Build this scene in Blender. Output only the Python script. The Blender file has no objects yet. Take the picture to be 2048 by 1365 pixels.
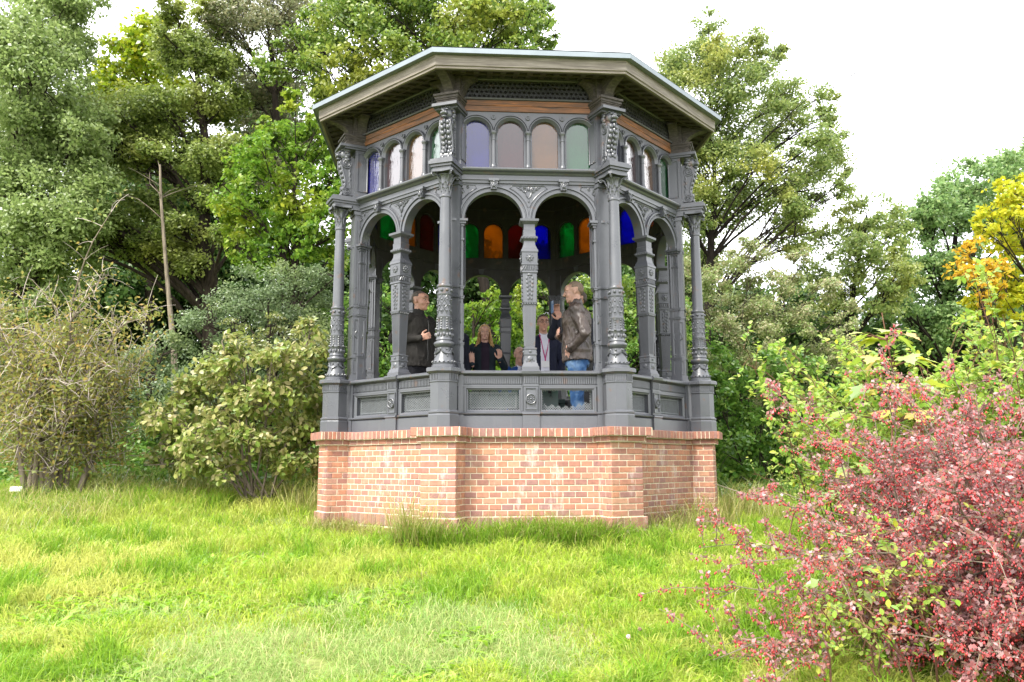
import bpy, math, random
import numpy as np
from mathutils import Vector, Matrix, noise as mnoise
R = math.radians
rng = np.random.default_rng(7)
random.seed(7)
scene = bpy.context.scene
COL = scene.collection

# ---------------------------------------------------------------- camera, sky, sun, exposure
CAM = np.array([-0.7453, -9.6890, 0.5820])
YAW, PIT, ROL, FOC = -0.07275, 0.15169, -0.00413, 1604.5      # fitted to the pavilion's corners
def ray(u, v):
    a = (u-1024)/FOC; b = (682.5-v)/FOC
    c, s = math.cos(ROL), math.sin(ROL); x = c*a-s*b; z = s*a+c*b; y = 1.0
    c, s = math.cos(PIT), math.sin(PIT); y, z = c*y-s*z, s*y+c*z
    c, s = math.cos(YAW), math.sin(YAW); x, y = c*x-s*y, s*x+c*y
    return np.array([x, y, z])
def at(u, v, y):
    """the point of the vertical plane y (metres, y grows away from the viewer) seen at u, v"""
    r = ray(u, v); return CAM + r*((y-CAM[1])/r[1])
def mpp(y):
    return (y-CAM[1])/FOC
f0 = ray(1024, 682.5); rx = ray(1024+FOC, 682.5)-f0; ru = ray(1024, 682.5-FOC)-f0
cd = bpy.data.cameras.new('camera'); cam = bpy.data.objects.new('camera', cd); COL.objects.link(cam)
M = Matrix.Identity(4)
for i in range(3):
    M[i][0] = rx[i]; M[i][1] = ru[i]; M[i][2] = -f0[i]; M[i][3] = CAM[i]
cam.matrix_world = M
cd.sensor_width = 36; cd.lens = FOC/2048*36; cd.clip_end = 500; cd.clip_start = 0.05
scene.camera = cam

SUN_EL, SUN_AZ = R(48), R(222)          # azimuth measured from +y clockwise: behind the viewer's left shoulder
w = bpy.data.worlds.new('World'); scene.world = w; w.use_nodes = True
nt = w.node_tree; nt.nodes.clear()
o_ = nt.nodes.new('ShaderNodeOutputWorld'); bg = nt.nodes.new('ShaderNodeBackground')
sky = nt.nodes.new('ShaderNodeTexSky'); sky.sky_type = 'NISHITA'; sky.sun_disc = False
sky.sun_elevation = SUN_EL; sky.sun_rotation = SUN_AZ; sky.dust_density = 4; sky.air_density = 1.0
mx = nt.nodes.new('ShaderNodeMix'); mx.data_type = 'RGBA'
tc = nt.nodes.new('ShaderNodeTexCoord'); nz = nt.nodes.new('ShaderNodeTexNoise')
nz.inputs['Scale'].default_value = 2.2; nz.inputs['Detail'].default_value = 6
cr = nt.nodes.new('ShaderNodeValToRGB')
cr.color_ramp.elements[0].color = (10.5, 10.7, 11.2, 1); cr.color_ramp.elements[1].color = (14.5, 14.5, 14.6, 1)
nt.links.new(tc.outputs['Generated'], nz.inputs['Vector']); nt.links.new(nz.outputs['Fac'], cr.inputs['Fac'])
mx.inputs['Factor'].default_value = 0.88
nt.links.new(sky.outputs['Color'], mx.inputs[6]); nt.links.new(cr.outputs['Color'], mx.inputs[7])
nt.links.new(mx.outputs[2], bg.inputs['Color']); bg.inputs['Strength'].default_value = 0.12
nt.links.new(bg.outputs['Background'], o_.inputs['Surface'])
sd = bpy.data.lights.new('sun', 'SUN'); sd.energy = 3.4; sd.angle = R(14); sd.color = (1, .96, .88)
sun = bpy.data.objects.new('sun', sd); COL.objects.link(sun)
sdir = Vector((math.sin(SUN_AZ)*math.cos(SUN_EL), math.cos(SUN_AZ)*math.cos(SUN_EL), math.sin(SUN_EL)))
sun.rotation_euler = sdir.to_track_quat('Z', 'Y').to_euler()
vs = scene.view_settings; vs.view_transform = 'Standard'; vs.look = 'None'; vs.exposure = 1.2; vs.gamma = 1; vs.use_curve_mapping = False
scene.cycles.max_bounces = 8; scene.cycles.transparent_max_bounces = 12
scene.cycles.diffuse_bounces = 4; scene.cycles.glossy_bounces = 3; scene.cycles.transmission_bounces = 6
scene.cycles.use_denoising = True
scene.cycles.caustics_reflective = False; scene.cycles.caustics_refractive = False

# ---------------------------------------------------------------- mesh helpers
class MB:
    def __init__(s): s.v = []; s.f = []; s.m = []; s.mi = 0
    def add(s, verts, faces):
        n = len(s.v); s.v += [tuple(float(c) for c in p) for p in verts]
        s.f += [tuple(n+i for i in f) for f in faces]; s.m += [s.mi]*len(faces)
    def box(s, x0, x1, y0, y1, z0, z1, T=None):
        P = [(x0,y0,z0),(x1,y0,z0),(x1,y1,z0),(x0,y1,z0),(x0,y0,z1),(x1,y0,z1),(x1,y1,z1),(x0,y1,z1)]
        if T is not None: P = [T(p) for p in P]
        s.add(P, [(0,3,2,1),(4,5,6,7),(0,1,5,4),(1,2,6,5),(2,3,7,6),(3,0,4,7)])
    def bbox(s, x0, x1, y0, y1, z0, z1, b=.004, T=None):
        """a box with its front (towards -y) edges bevelled"""
        P = [(x0,y0+b,z0),(x1,y0+b,z0),(x1,y1,z0),(x0,y1,z0),(x0,y0+b,z1),(x1,y0+b,z1),(x1,y1,z1),(x0,y1,z1),
             (x0+b,y0,z0+b),(x1-b,y0,z0+b),(x1-b,y0,z1-b),(x0+b,y0,z1-b)]
        if T is not None: P = [T(p) for p in P]
        s.add(P, [(0,3,2,1),(4,5,6,7),(1,2,6,5),(2,3,7,6),(3,0,4,7),(8,9,10,11),(0,1,9,8),(1,5,10,9),(5,4,11,10),(4,0,8,11)])
    def prism(s, poly, a, b, axis='y', T=None):
        """polygon of 2D points extruded from a to b along an axis; axis y: (x,z), axis x: (y,z), axis z: (x,y)"""
        def P(p, h): return {'y': (p[0],h,p[1]), 'x': (h,p[0],p[1]), 'z': (p[0],p[1],h)}[axis]
        n = len(poly); V = [P(p,a) for p in poly]+[P(p,b) for p in poly]
        if T is not None: V = [T(p) for p in V]
        s.add(V, [tuple(range(n)), tuple(range(2*n-1,n-1,-1))]+[(i,i+n,(i+1)%n+n,(i+1)%n) for i in range(n)])
    def lathe(s, prof, seg=24, c=(0,0), rot=0, wob=None):
        V = []; F = []
        for r, z in prof:
            for k in range(seg):
                a = rot+2*math.pi*k/seg; q = r*(wob(a, z) if wob else 1)
                V.append((c[0]+q*math.cos(a), c[1]+q*math.sin(a), z))
        for i in range(len(prof)-1):
            for k in range(seg):
                F.append((i*seg+k, i*seg+(k+1)%seg, (i+1)*seg+(k+1)%seg, (i+1)*seg+k))
        F.append(tuple(range(seg-1,-1,-1))); F.append(tuple((len(prof)-1)*seg+k for k in range(seg)))
        s.add(V, F)
    def sq(s, prof, c=(0,0), dy=None):
        """square section pillar: prof of (half width, z)"""
        V = []; F = []
        for h, z in prof:
            d = h if dy is None else h*dy
            V += [(c[0]-h,c[1]-d,z),(c[0]+h,c[1]-d,z),(c[0]+h,c[1]+d,z),(c[0]-h,c[1]+d,z)]
        for i in range(len(prof)-1):
            for k in range(4): F.append((i*4+k, i*4+(k+1)%4, i*4+4+(k+1)%4, i*4+4+k))
        F.append((3,2,1,0)); n = 4*(len(prof)-1); F.append((n,n+1,n+2,n+3)); s.add(V, F)
    def tube(s, pts, rad, seg=6, cap=True):
        pts = [Vector(p) for p in pts]; n = len(pts)
        if not hasattr(rad, '__len__'): rad = [rad]*n
        V = []; F = []; up = Vector((.31,.17,.93)).normalized()
        for i, p in enumerate(pts):
            d = (pts[min(i+1,n-1)]-pts[max(i-1,0)]).normalized()
            a = d.cross(up)
            if a.length < 1e-4: a = d.cross(Vector((1,0,0)))
            a.normalize(); b = d.cross(a)
            for k in range(seg):
                t = 2*math.pi*k/seg; V.append(p+(a*math.cos(t)+b*math.sin(t))*rad[i])
        for i in range(n-1):
            for k in range(seg): F.append((i*seg+k, i*seg+(k+1)%seg, (i+1)*seg+(k+1)%seg, (i+1)*seg+k))
        if cap: F.append(tuple(range(seg-1,-1,-1))); F.append(tuple((n-1)*seg+k for k in range(seg)))
        s.add(V, F)
    def ball(s, c, r, nu=10, nv=7, T=None):
        if not hasattr(r, '__len__'): r = (r,r,r)
        V = [(0,0,-1)]; F = []
        for j in range(1, nv):
            p = -math.pi/2+math.pi*j/nv
            for k in range(nu):
                t = 2*math.pi*k/nu; V.append((math.cos(p)*math.cos(t), math.cos(p)*math.sin(t), math.sin(p)))
        V.append((0,0,1)); L = len(V)-1
        for k in range(nu): F.append((0, 1+(k+1)%nu, 1+k)); F.append((L, L-nu+k, L-nu+(k+1)%nu))
        for j in range(nv-2):
            for k in range(nu): F.append((1+j*nu+k, 1+j*nu+(k+1)%nu, 1+(j+1)*nu+(k+1)%nu, 1+(j+1)*nu+k))
        V = [(c[0]+p[0]*r[0], c[1]+p[1]*r[1], c[2]+p[2]*r[2]) for p in V]
        if T is not None: V = [T(p) for p in V]
        s.add(V, F)
    def mitre(s, prof, close=True):
        """profile of (apothem, z) swept along one face of the octagon, mitred at both corners"""
        n = len(prof); V = [(-a*T8, -a, z) for a, z in prof]+[(a*T8, -a, z) for a, z in prof]
        s.add(V, [(i, (i+1)%n, (i+1)%n+n, i+n) for i in range(n if close else n-1)])
    def sweep(s, prof, x0, x1):
        """profile of (apothem, z) swept from x0 to x1 with end caps"""
        n = len(prof); V = [(x0,-a,z) for a, z in prof]+[(x1,-a,z) for a, z in prof]
        s.add(V, [(i, (i+1)%n, (i+1)%n+n, i+n) for i in range(n)]+[tuple(range(n-1,-1,-1)), tuple(range(n,2*n))])
    def arc(s, cx, cz, prof, a0=0, a1=180, n=24):
        """ring section prof of (radius, y) swept round (cx, cz) in the x-z plane"""
        m = len(prof); V = []; F = []
        for i in range(n+1):
            t = R(a0+(a1-a0)*i/n)
            for r, y in prof: V.append((cx+r*math.cos(t), y, cz+r*math.sin(t)))
        for i in range(n):
            for k in range(m): F.append((i*m+k, i*m+(k+1)%m, (i+1)*m+(k+1)%m, (i+1)*m+k))
        F.append(tuple(range(m))); F.append(tuple(n*m+k for k in range(m-1,-1,-1))); s.add(V, F)
    def plate(s, xs, zb, zt, y0, y1):
        """upright plate between lower edge zb(i) and upper edge zt, front at y0, back at y1"""
        n = len(xs); V = []
        for y in (y0, y1):
            V += [(x,y,b) for x, b in zip(xs, zb)]; V += [(x,y,zt) for x in xs]
        F = []
        for i in range(n-1):
            F += [(i,i+1,n+i+1,n+i), (2*n+i+1,2*n+i,3*n+i,3*n+i+1), (i+1,i,2*n+i,2*n+i+1), (n+i,n+i+1,3*n+i+1,3*n+i)]
        F += [(0,n,3*n,2*n), (n-1,3*n-1,4*n-1,2*n-1)]; s.add(V, F)
    def build(s, name, mats, parent=None, smooth=None):
        me = bpy.data.meshes.new(name); me.from_pydata(s.v, [], s.f)
        for m in (mats if isinstance(mats, (list,tuple)) else [mats]): me.materials.append(m)
        if isinstance(mats, (list,tuple)): me.polygons.foreach_set('material_index', s.m)
        me.update()
        if smooth is not None:
            me.shade_smooth()
            if smooth < 180: me.set_sharp_from_angle(angle=R(smooth))
        return link(name, me, parent)
T8 = math.tan(R(22.5))
def link(name, me, parent=None):
    o = bpy.data.objects.new(name, me); COL.objects.link(o)
    if parent is not None: o.parent = parent
    return o
def empty(name, loc=(0,0,0), rz=0):
    o = bpy.data.objects.new(name, None); COL.objects.link(o); o.location = loc; o.rotation_euler = (0,0,rz); o.empty_display_size = .2
    return o
def tag(o, label=None, cat=None, group=None, kind=None):
    for k, v in (('label',label),('category',cat),('group',group),('kind',kind)):
        if v: o[k] = v
    return o
def copy_tree(o, parent=None):
    c = o.copy(); COL.objects.link(c); c.parent = parent
    for ch in list(o.children): copy_tree(ch, c)
    return c
def qmesh(name, V, Q, mat, parent=None, smooth=False):
    """fast mesh from arrays: V (n,3), Q (m,k) with k = 3 or 4"""
    me = bpy.data.meshes.new(name); V = np.asarray(V, dtype=np.float32); Q = np.asarray(Q, dtype=np.int32)
    k = Q.shape[1]; me.vertices.add(len(V)); me.vertices.foreach_set('co', V.ravel())
    me.loops.add(Q.size); me.loops.foreach_set('vertex_index', Q.ravel())
    me.polygons.add(len(Q)); me.polygons.foreach_set('loop_start', np.arange(len(Q), dtype=np.int32)*k)
    if smooth: me.polygons.foreach_set('use_smooth', np.ones(len(Q), dtype=bool))
    for m in (mat if isinstance(mat, (list,tuple)) else [mat]): me.materials.append(m)
    me.update(calc_edges=True)
    return link(name, me, parent)
def unit(a):
    return a/np.maximum(np.linalg.norm(a, axis=1, keepdims=True), 1e-9)
_grids = {}
def vn(x, y, s, seed=0):
    """smooth value noise 0..1"""
    if seed not in _grids: _grids[seed] = np.random.default_rng(100+seed).random((64,64))
    g = _grids[seed]; x = np.asarray(x)/s+500.; y = np.asarray(y)/s+500.
    i = np.floor(x).astype(int); j = np.floor(y).astype(int); fx = x-i; fy = y-j
    fx = fx*fx*(3-2*fx); fy = fy*fy*(3-2*fy); i %= 63; j %= 63
    return (g[i,j]*(1-fx)+g[i+1,j]*fx)*(1-fy)+(g[i,j+1]*(1-fx)+g[i+1,j+1]*fx)*fy

# ---------------------------------------------------------------- materials
def mat(name):
    m = bpy.data.materials.new(name); m.use_nodes = True; t = m.node_tree; t.nodes.clear()
    out = t.nodes.new('ShaderNodeOutputMaterial')
    def N(kind, **kw):
        n = t.nodes.new('ShaderNode'+kind)
        for k, v in kw.items():
            if k.startswith('_'): setattr(n, k[1:], v)
            else:
                key = int(k[1:]) if k[0] == 'i' and k[1:].isdigit() else k.replace('__', ' ')
                if isinstance(v, bpy.types.NodeSocket): t.links.new(v, n.inputs[key])
                else: n.inputs[key].default_value = v
        return n
    def fin(s): t.links.new(s, out.inputs['Surface'])
    return m, t, N, fin
def c4(c): return (c[0], c[1], c[2], 1)
def ramp(N, fac, stops, interp='LINEAR'):
    r = N('ValToRGB', Fac=fac); e = r.color_ramp; e.interpolation = interp
    while len(e.elements) < len(stops): e.elements.new(.5)
    for i, (p, c) in enumerate(stops): e.elements[i].position = p; e.elements[i].color = c4(c)
    return r.outputs['Color']
def mixc(N, fac, a, b, blend='MIX'):
    n = N('Mix', _data_type='RGBA', _blend_type=blend)
    for k, v in ((0,fac),(6,a),(7,b)):
        if isinstance(v, bpy.types.NodeSocket): n.id_data.links.new(v, n.inputs[k])
        else: n.inputs[k].default_value = v if k == 0 else c4(v)
    return n.outputs[2]
def simple(name, col, rough=.5, var=.15, scale=30, bump=0, metal=0, spec=.5, sheen=0):
    m, t, N, fin = mat(name); tc = N('TexCoord')
    n = N('TexNoise', Vector=tc.outputs['Object'], Scale=scale, Detail=4.)
    col2 = tuple(max(0, c*(1-var)) for c in col); col3 = tuple(c*(1+var) for c in col)
    c = ramp(N, n.outputs['Fac'], [(.3,col2),(.7,col3)])
    p = N('BsdfPrincipled', Base__Color=c, Roughness=rough, Metallic=metal)
    p.inputs['Specular IOR Level'].default_value = spec
    if bump:
        b = N('Bump', Height=n.outputs['Fac'], Strength=bump, Distance=.01); t.links.new(b.outputs[0], p.inputs['Normal'])
    fin(p.outputs[0]); return m
def leafmat(name, cols, trans=.4, gloss=.06, rough=.45, patch=None, pscale=1.2):
    """leaf colours vary from leaf to leaf (random per island) and in broad patches"""
    m, t, N, fin = mat(name); g = N('NewGeometry'); tc = N('TexCoord')
    n = len(cols); c = ramp(N, g.outputs['Random Per Island'], [(i/max(1,n-1), q) for i, q in enumerate(cols)])
    if patch:
        z = N('TexNoise', Vector=tc.outputs['Object'], Scale=pscale, Detail=2.)
        f = N('MapRange', Value=z.outputs['Fac']); f.inputs[1].default_value = .52; f.inputs[2].default_value = .68
        c = mixc(N, f.outputs[0], c, patch)
    d = N('BsdfDiffuse', Color=c); tr = N('BsdfTranslucent', Color=mixc(N, .5, c, tuple(min(1, q*1.25) for q in cols[n//2])))
    a = N('MixShader', i0=trans); t.links.new(d.outputs[0], a.inputs[1]); t.links.new(tr.outputs[0], a.inputs[2])
    gl = N('BsdfGlossy', Roughness=rough); gl.inputs['Color'].default_value = (1,1,1,1)
    fr = N('Fresnel', IOR=1.35); mm = N('Math', _operation='MULTIPLY_ADD'); t.links.new(fr.outputs[0], mm.inputs[0])
    mm.inputs[1].default_value = gloss*2.2; mm.inputs[2].default_value = 0
    b = N('MixShader', i0=mm.outputs[0]); t.links.new(a.outputs[0], b.inputs[1]); t.links.new(gl.outputs[0], b.inputs[2])
    fin(b.outputs[0]); return m
def barkmat(name, col, scale=18):
    m, t, N, fin = mat(name); tc = N('TexCoord'); mp = N('Mapping', Vector=tc.outputs['Object']); mp.inputs['Scale'].default_value = (1,1,.18)
    n = N('TexNoise', Vector=mp.outputs[0], Scale=scale, Detail=6.)
    c = ramp(N, n.outputs['Fac'], [(.3, tuple(q*.45 for q in col)), (.7, tuple(q*1.3 for q in col))])
    p = N('BsdfPrincipled', Base__Color=c, Roughness=.95); p.inputs['Specular IOR Level'].default_value = .1; b = N('Bump', Height=n.outputs['Fac'], Strength=.6, Distance=.03)
    t.links.new(b.outputs[0], p.inputs['Normal']); fin(p.outputs[0]); return m

def ironmat(name, col, rough):
    m, t, N, fin = mat(name); tc = N('TexCoord'); V = tc.outputs['Object']
    a = N('TexNoise', Vector=V, Scale=3.5, Detail=7., Roughness=.65); f = N('TexNoise', Vector=V, Scale=70., Detail=3.)
    c = ramp(N, a.outputs['Fac'], [(.25, tuple(q*.78 for q in col)), (.5, col), (.75, tuple(q*1.22 for q in col))])
    st = N('Mapping', Vector=V); st.inputs['Scale'].default_value = (14,14,.8)
    s2 = N('TexNoise', Vector=st.outputs[0], Scale=1.6, Detail=5.); k = N('MapRange', Value=s2.outputs['Fac'])
    k.inputs[1].default_value = .6; k.inputs[2].default_value = .8; k.inputs[4].default_value = .35
    c = mixc(N, k.outputs[0], c, (.13,.125,.125))                 # pale drip streaks
    ru = N('TexNoise', Vector=V, Scale=9., Detail=8.); k2 = N('MapRange', Value=ru.outputs['Fac'])
    k2.inputs[1].default_value = .63; k2.inputs[2].default_value = .69; k2.inputs[4].default_value = .65
    c = mixc(N, k2.outputs[0], c, (.10,.055,.035))               # small rust spots
    rg_ = N('MapRange', Value=a.outputs['Fac']); rg_.inputs[1].default_value = .3; rg_.inputs[2].default_value = .7; rg_.inputs[3].default_value = rough*.72; rg_.inputs[4].default_value = rough*1.4
    p = N('BsdfPrincipled', Base__Color=c, Roughness=rg_.outputs[0]); p.inputs['Specular IOR Level'].default_value = .75
    b = N('Bump', Height=f.outputs['Fac'], Strength=.22, Distance=.005); t.links.new(b.outputs[0], p.inputs['Normal'])
    fin(p.outputs[0]); return m
IRON = ironmat('grey_painted_cast_iron', (.068,.071,.082), .33)
IRON_D = ironmat('dark_painted_iron', (.040,.039,.044), .6)
IRON_SHADE = ironmat('inner_shade_iron', (.022,.019,.019), .7)  # darker copy of the iron, carries the interior shade in its colour

def brickmat(name, cols):
    m, t, N, fin = mat(name); g = N('NewGeometry'); tc = N('TexCoord'); V = tc.outputs['Object']
    c = ramp(N, g.outputs['Random Per Island'], [(i/(len(cols)-1), q) for i, q in enumerate(cols)])
    a = N('TexNoise', Vector=V, Scale=22., Detail=7., Roughness=.7)
    c = mixc(N, .55, c, ramp(N, a.outputs['Fac'], [(.3,(.55,.55,.55)),(.7,(1.35,1.3,1.25))]), 'MULTIPLY')
    mp = N('Mapping', Vector=V); mp.inputs['Scale'].default_value = (3,3,1.0)
    e = N('TexNoise', Vector=mp.outputs[0], Scale=2.3, Detail=8., Roughness=.68)
    k = N('MapRange', Value=e.outputs['Fac']); k.inputs[1].default_value = .58; k.inputs[2].default_value = .72; k.inputs[4].default_value = .7
    c = mixc(N, k.outputs[0], c, (.62,.55,.50))                  # lime bloom
    sx = N('SeparateXYZ', Vector=V); sn = N('TexNoise', Vector=V, Scale=5., Detail=6.)       # soil splash and moss by the grass
    hz_ = N('Math', _operation='MULTIPLY_ADD', i0=sn.outputs['Fac'], i1=-.55, i2=sx.outputs['Z']); k3 = N('MapRange', Value=hz_.outputs[0])
    k3.inputs[1].default_value = -.26; k3.inputs[2].default_value = -.12; k3.inputs[3].default_value = .6; k3.inputs[4].default_value = 0
    c = mixc(N, k3.outputs[0], c, (.17,.12,.07))
    p = N('BsdfPrincipled', Base__Color=c, Roughness=.82); b = N('Bump', Height=a.outputs['Fac'], Strength=.35, Distance=.004)
    t.links.new(b.outputs[0], p.inputs['Normal']); fin(p.outputs[0]); return m
BRICK = brickmat('red_clinker_brick', [(.25,.13,.115),(.33,.15,.105),(.40,.195,.125),(.29,.135,.105),(.42,.23,.15),(.27,.145,.13),(.37,.165,.105),(.42,.20,.12)])
BRICK_D = brickmat('red_coping_brick', [(.27,.12,.085),(.24,.125,.105),(.33,.135,.085),(.30,.15,.12)])
MORTAR = simple('pale_mortar', (.58,.50,.38), .92, .2, 40, .3)

def woodmat(name, cols, sc=(1.2,25,25), rough=.7):
    m, t, N, fin = mat(name); tc = N('TexCoord'); mp = N('Mapping', Vector=tc.outputs['Object']); mp.inputs['Scale'].default_value = sc
    n = N('TexNoise', Vector=mp.outputs[0], Scale=2.4, Detail=8., Roughness=.65, Distortion=.4)
    c = ramp(N, n.outputs['Fac'], [(.25+.5*i/(len(cols)-1), q) for i, q in enumerate(cols)])
    p = N('BsdfPrincipled', Base__Color=c, Roughness=rough); b = N('Bump', Height=n.outputs['Fac'], Strength=.4, Distance=.005)
    t.links.new(b.outputs[0], p.inputs['Normal']); fin(p.outputs[0]); return m
WOOD_GREY = woodmat('weathered_grey_board', [(.06,.048,.039),(.185,.158,.132),(.33,.295,.258)])
WOOD_OR = woodmat('stained_orange_beam', [(.012,.009,.008),(.09,.045,.022),(.22,.085,.025),(.36,.15,.05)], (1.3,16,22), .5)
WOOD_BR = woodmat('weathered_brown_timber', [(.018,.015,.013),(.052,.043,.036),(.12,.10,.085)], (8,8,30))
WOOD_DK = woodmat('dark_soffit_timber', [(.022,.018,.013),(.050,.041,.029),(.085,.070,.048)])
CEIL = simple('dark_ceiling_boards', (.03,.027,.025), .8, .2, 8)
ZINC = simple('zinc_roof_edge', (.21,.24,.26), .5, .08, 6, 0, .6)
FLOOR = simple('stone_floor', (.22,.2,.18), .8, .2, 9)

def glassmat(name, col):
    m, t, N, fin = mat(name); tc = N('TexCoord')
    mp = N('Mapping', Vector=tc.outputs['Object']); mp.inputs['Scale'].default_value = (16,1,3)
    n = N('TexNoise', Vector=mp.outputs[0], Scale=2.2, Detail=3., Distortion=1.2)
    b = N('Bump', Height=n.outputs['Fac'], Strength=.30, Distance=.01)
    n3 = N('TexNoise', Vector=tc.outputs['Object'], Scale=7., Detail=5.)
    gc = mixc(N, n3.outputs['Fac'], tuple(q*.55 for q in col), tuple(min(1,q*1.45) for q in col))
    tr = N('BsdfTransparent', Color=gc); tl = N('BsdfTranslucent', Color=gc)
    df = N('BsdfDiffuse'); df.inputs['Color'].default_value = c4(tuple(.03+.30*q for q in col))
    a = N('MixShader', i0=.5); t.links.new(tr.outputs[0], a.inputs[1]); t.links.new(tl.outputs[0], a.inputs[2])
    a2 = N('MixShader', i0=.30); t.links.new(a.outputs[0], a2.inputs[1]); t.links.new(df.outputs[0], a2.inputs[2])
    gl = N('BsdfGlossy', Roughness=.06); t.links.new(b.outputs[0], gl.inputs['Normal'])
    fr = N('LayerWeight', Blend=.5); mm = N('Math', _operation='MULTIPLY_ADD', i0=fr.outputs['Facing'], i1=.75, i2=.045); mm.use_clamp = True
    q = N('MixShader', i0=mm.outputs[0]); t.links.new(a2.outputs[0], q.inputs[1]); t.links.new(gl.outputs[0], q.inputs[2])
    fin(q.outputs[0]); return m
GLASS = [glassmat('blue_stained_glass', (.01,.015,.75)), glassmat('red_stained_glass', (.22,.008,.02)),
         glassmat('amber_stained_glass', (.60,.27,.025)), glassmat('green_stained_glass', (.01,.42,.12))]
# ---------------------------------------------------------------- ground
GY = [-40,-14,-9.7,-5.2,-2.1,-.7,1.3,3.3,8,30,120]; GZ = [-3,-1.45,-1.02,-.47,-.145,-.05,.19,.34,.5,.9,1.0]
def ground(x, y):
    x = np.asarray(x, float); y = np.asarray(y, float)
    z = np.interp(y, GY, GZ)
    left = np.clip((-x-2.6)/2.5, 0, 1); left = left*left*(3-2*left)
    z = z+left*.13*np.exp(-((y+1.2)/2.2)**2)
    return z+(vn(x,y,1.7,1)-.5)*.07+(vn(x,y,.5,2)-.5)*.035
def gz(x, y): return float(ground(x, y))
gx = np.concatenate([np.linspace(-90,-12,14), np.linspace(-11.6,11.6,150), np.linspace(12,90,14)])
gy = np.concatenate([np.linspace(-30,-9,14), np.linspace(-8.8,6,110), np.linspace(6.6,110,30)])
X, Y = np.meshgrid(gx, gy); Z = ground(X, Y); nx, ny = len(gx), len(gy)
idx = np.arange(nx*ny).reshape(ny, nx)
Q = np.stack([idx[:-1,:-1], idx[:-1,1:], idx[1:,1:], idx[1:,:-1]], -1).reshape(-1,4)
m, t, N, fin = mat('lawn_soil'); tc = N('TexCoord')
n1 = N('TexNoise', Vector=tc.outputs['Object'], Scale=1.1, Detail=6.); n2 = N('TexNoise', Vector=tc.outputs['Object'], Scale=40., Detail=4.)
c = ramp(N, n1.outputs['Fac'], [(.35,(.10,.16,.02)),(.55,(.17,.21,.045)),(.70,(.30,.25,.13))])
c = mixc(N, .5, c, ramp(N, n2.outputs['Fac'], [(.3,(.5,.5,.5)),(.7,(1.2,1.2,1.2))]), 'MULTIPLY')
p = N('BsdfPrincipled', Base__Color=c, Roughness=.95); fin(p.outputs[0])
tag(qmesh('ground', np.stack([X,Y,Z],-1).reshape(-1,3), Q, m, None, True), 'gently rising meadow ground under the grass', None, None, 'structure')

# ---------------------------------------------------------------- pavilion
pav = empty('garden_pavilion')
tag(pav, 'grey cast iron octagonal garden pavilion with stained glass windows on a red brick base', 'pavilion')
rb = random.Random(3)
def bricks(mb, x0, x1, y0, y1, z0, h, n, length, joint=.0068, off=True, T=None, start=0):
    """courses of bricks standing 4 mm proud of the mortar; every brick its own island"""
    for r in range(n):
        za = z0+r*h+joint/2; zb = z0+(r+1)*h-joint/2
        x = x0-(length*.5 if (r+start) % 2 and off else 0)
        while x < x1-.012:
            a = max(x, x0)+joint/2; b = min(x+length, x1)-joint/2
            if b-a > .012:
                d = rb.uniform(-.0015,.0015); mb.bbox(a, b, y0+d, y1, za, zb, .004, T)
            x += length
# brick wall of one face
mw = MB(); mw.mi = 1
mw.box(-.80,.80,-1.996,-1.70,-.45,.780)
mw.box(-.80,.80,-2.018,-1.72,.780,.835); mw.box(-.80,.80,-2.056,-1.74,.835,.912); mw.box(-.80,.80,-2.03,-1.75,-.46,.082)
mw.mi = 0
bricks(mw, -.70,.70, -2.0,-1.9, .09,.0575,12,.117)
bricks(mw, -.70,.70, -2.035,-1.9, -.44,.0575,7,.117)
bricks(mw, -.70,.70, -2.036,-1.9, -.03,.118,1,.0655)
mw.mi = 2
bricks(mw, -.70,.70, -2.022,-1.9, .781,.052,1,.117)
bricks(mw, -.70,.70, -2.06,-1.78, .833,.085,1,.0655)
FACE = {'brick_wall': mw.build('brick_wall', [BRICK,MORTAR,BRICK_D])}
# brick pier of one corner (radial frame, outwards = -y)
mp_ = MB()
def sideT(sg, half, ref):
    # a strip laid along x in the generic frame (front at y = ref) is turned to face +x or -x
    def T(p): 
        d = -(p[1]-ref)          # outwards distance
        return (sg*(half+d), sg*p[0] if sg > 0 else sg*p[0], p[2])
    return T
mp_.mi = 1
mp_.box(-.176,.176,-2.316,-1.80,-.45,.785); mp_.box(-.20,.20,-2.34,-1.80,-.46,.086)
mp_.box(-.208,.208,-2.348,-1.82,.785,.840); mp_.box(-.248,.248,-2.394,-1.84,.840,.919)
def ring(z0, h, n, half, ro, ln, mi, start=0):
    mp_.mi = mi
    bricks(mp_, -half, half, -ro, -ro+.1, z0, h, n, ln, start=start)
    for sg in (-1, 1):
        T = sideT(sg, half, 0)
        # along the radial direction from -ro to -1.88
        a, b = ((-ro+.007, -1.88) if sg > 0 else (1.88, ro-.007))
        bricks(mp_, a, b, 0, .1, z0, h, n, ln*.62, T=T, start=start+1)
ring(.09,.0575,12,.18,2.32,.18,0); ring(-.44,.0575,7,.204,2.344,.18,0); ring(-.03,.118,1,.207,2.347,.0715,0)
ring(.786,.052,1,.212,2.352,.2,2); ring(.838,.086,1,.252,2.398,.070,2)
CORNER = {'brick_pier': mp_.build('brick_pier', [BRICK,MORTAR,BRICK_D])}

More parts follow.
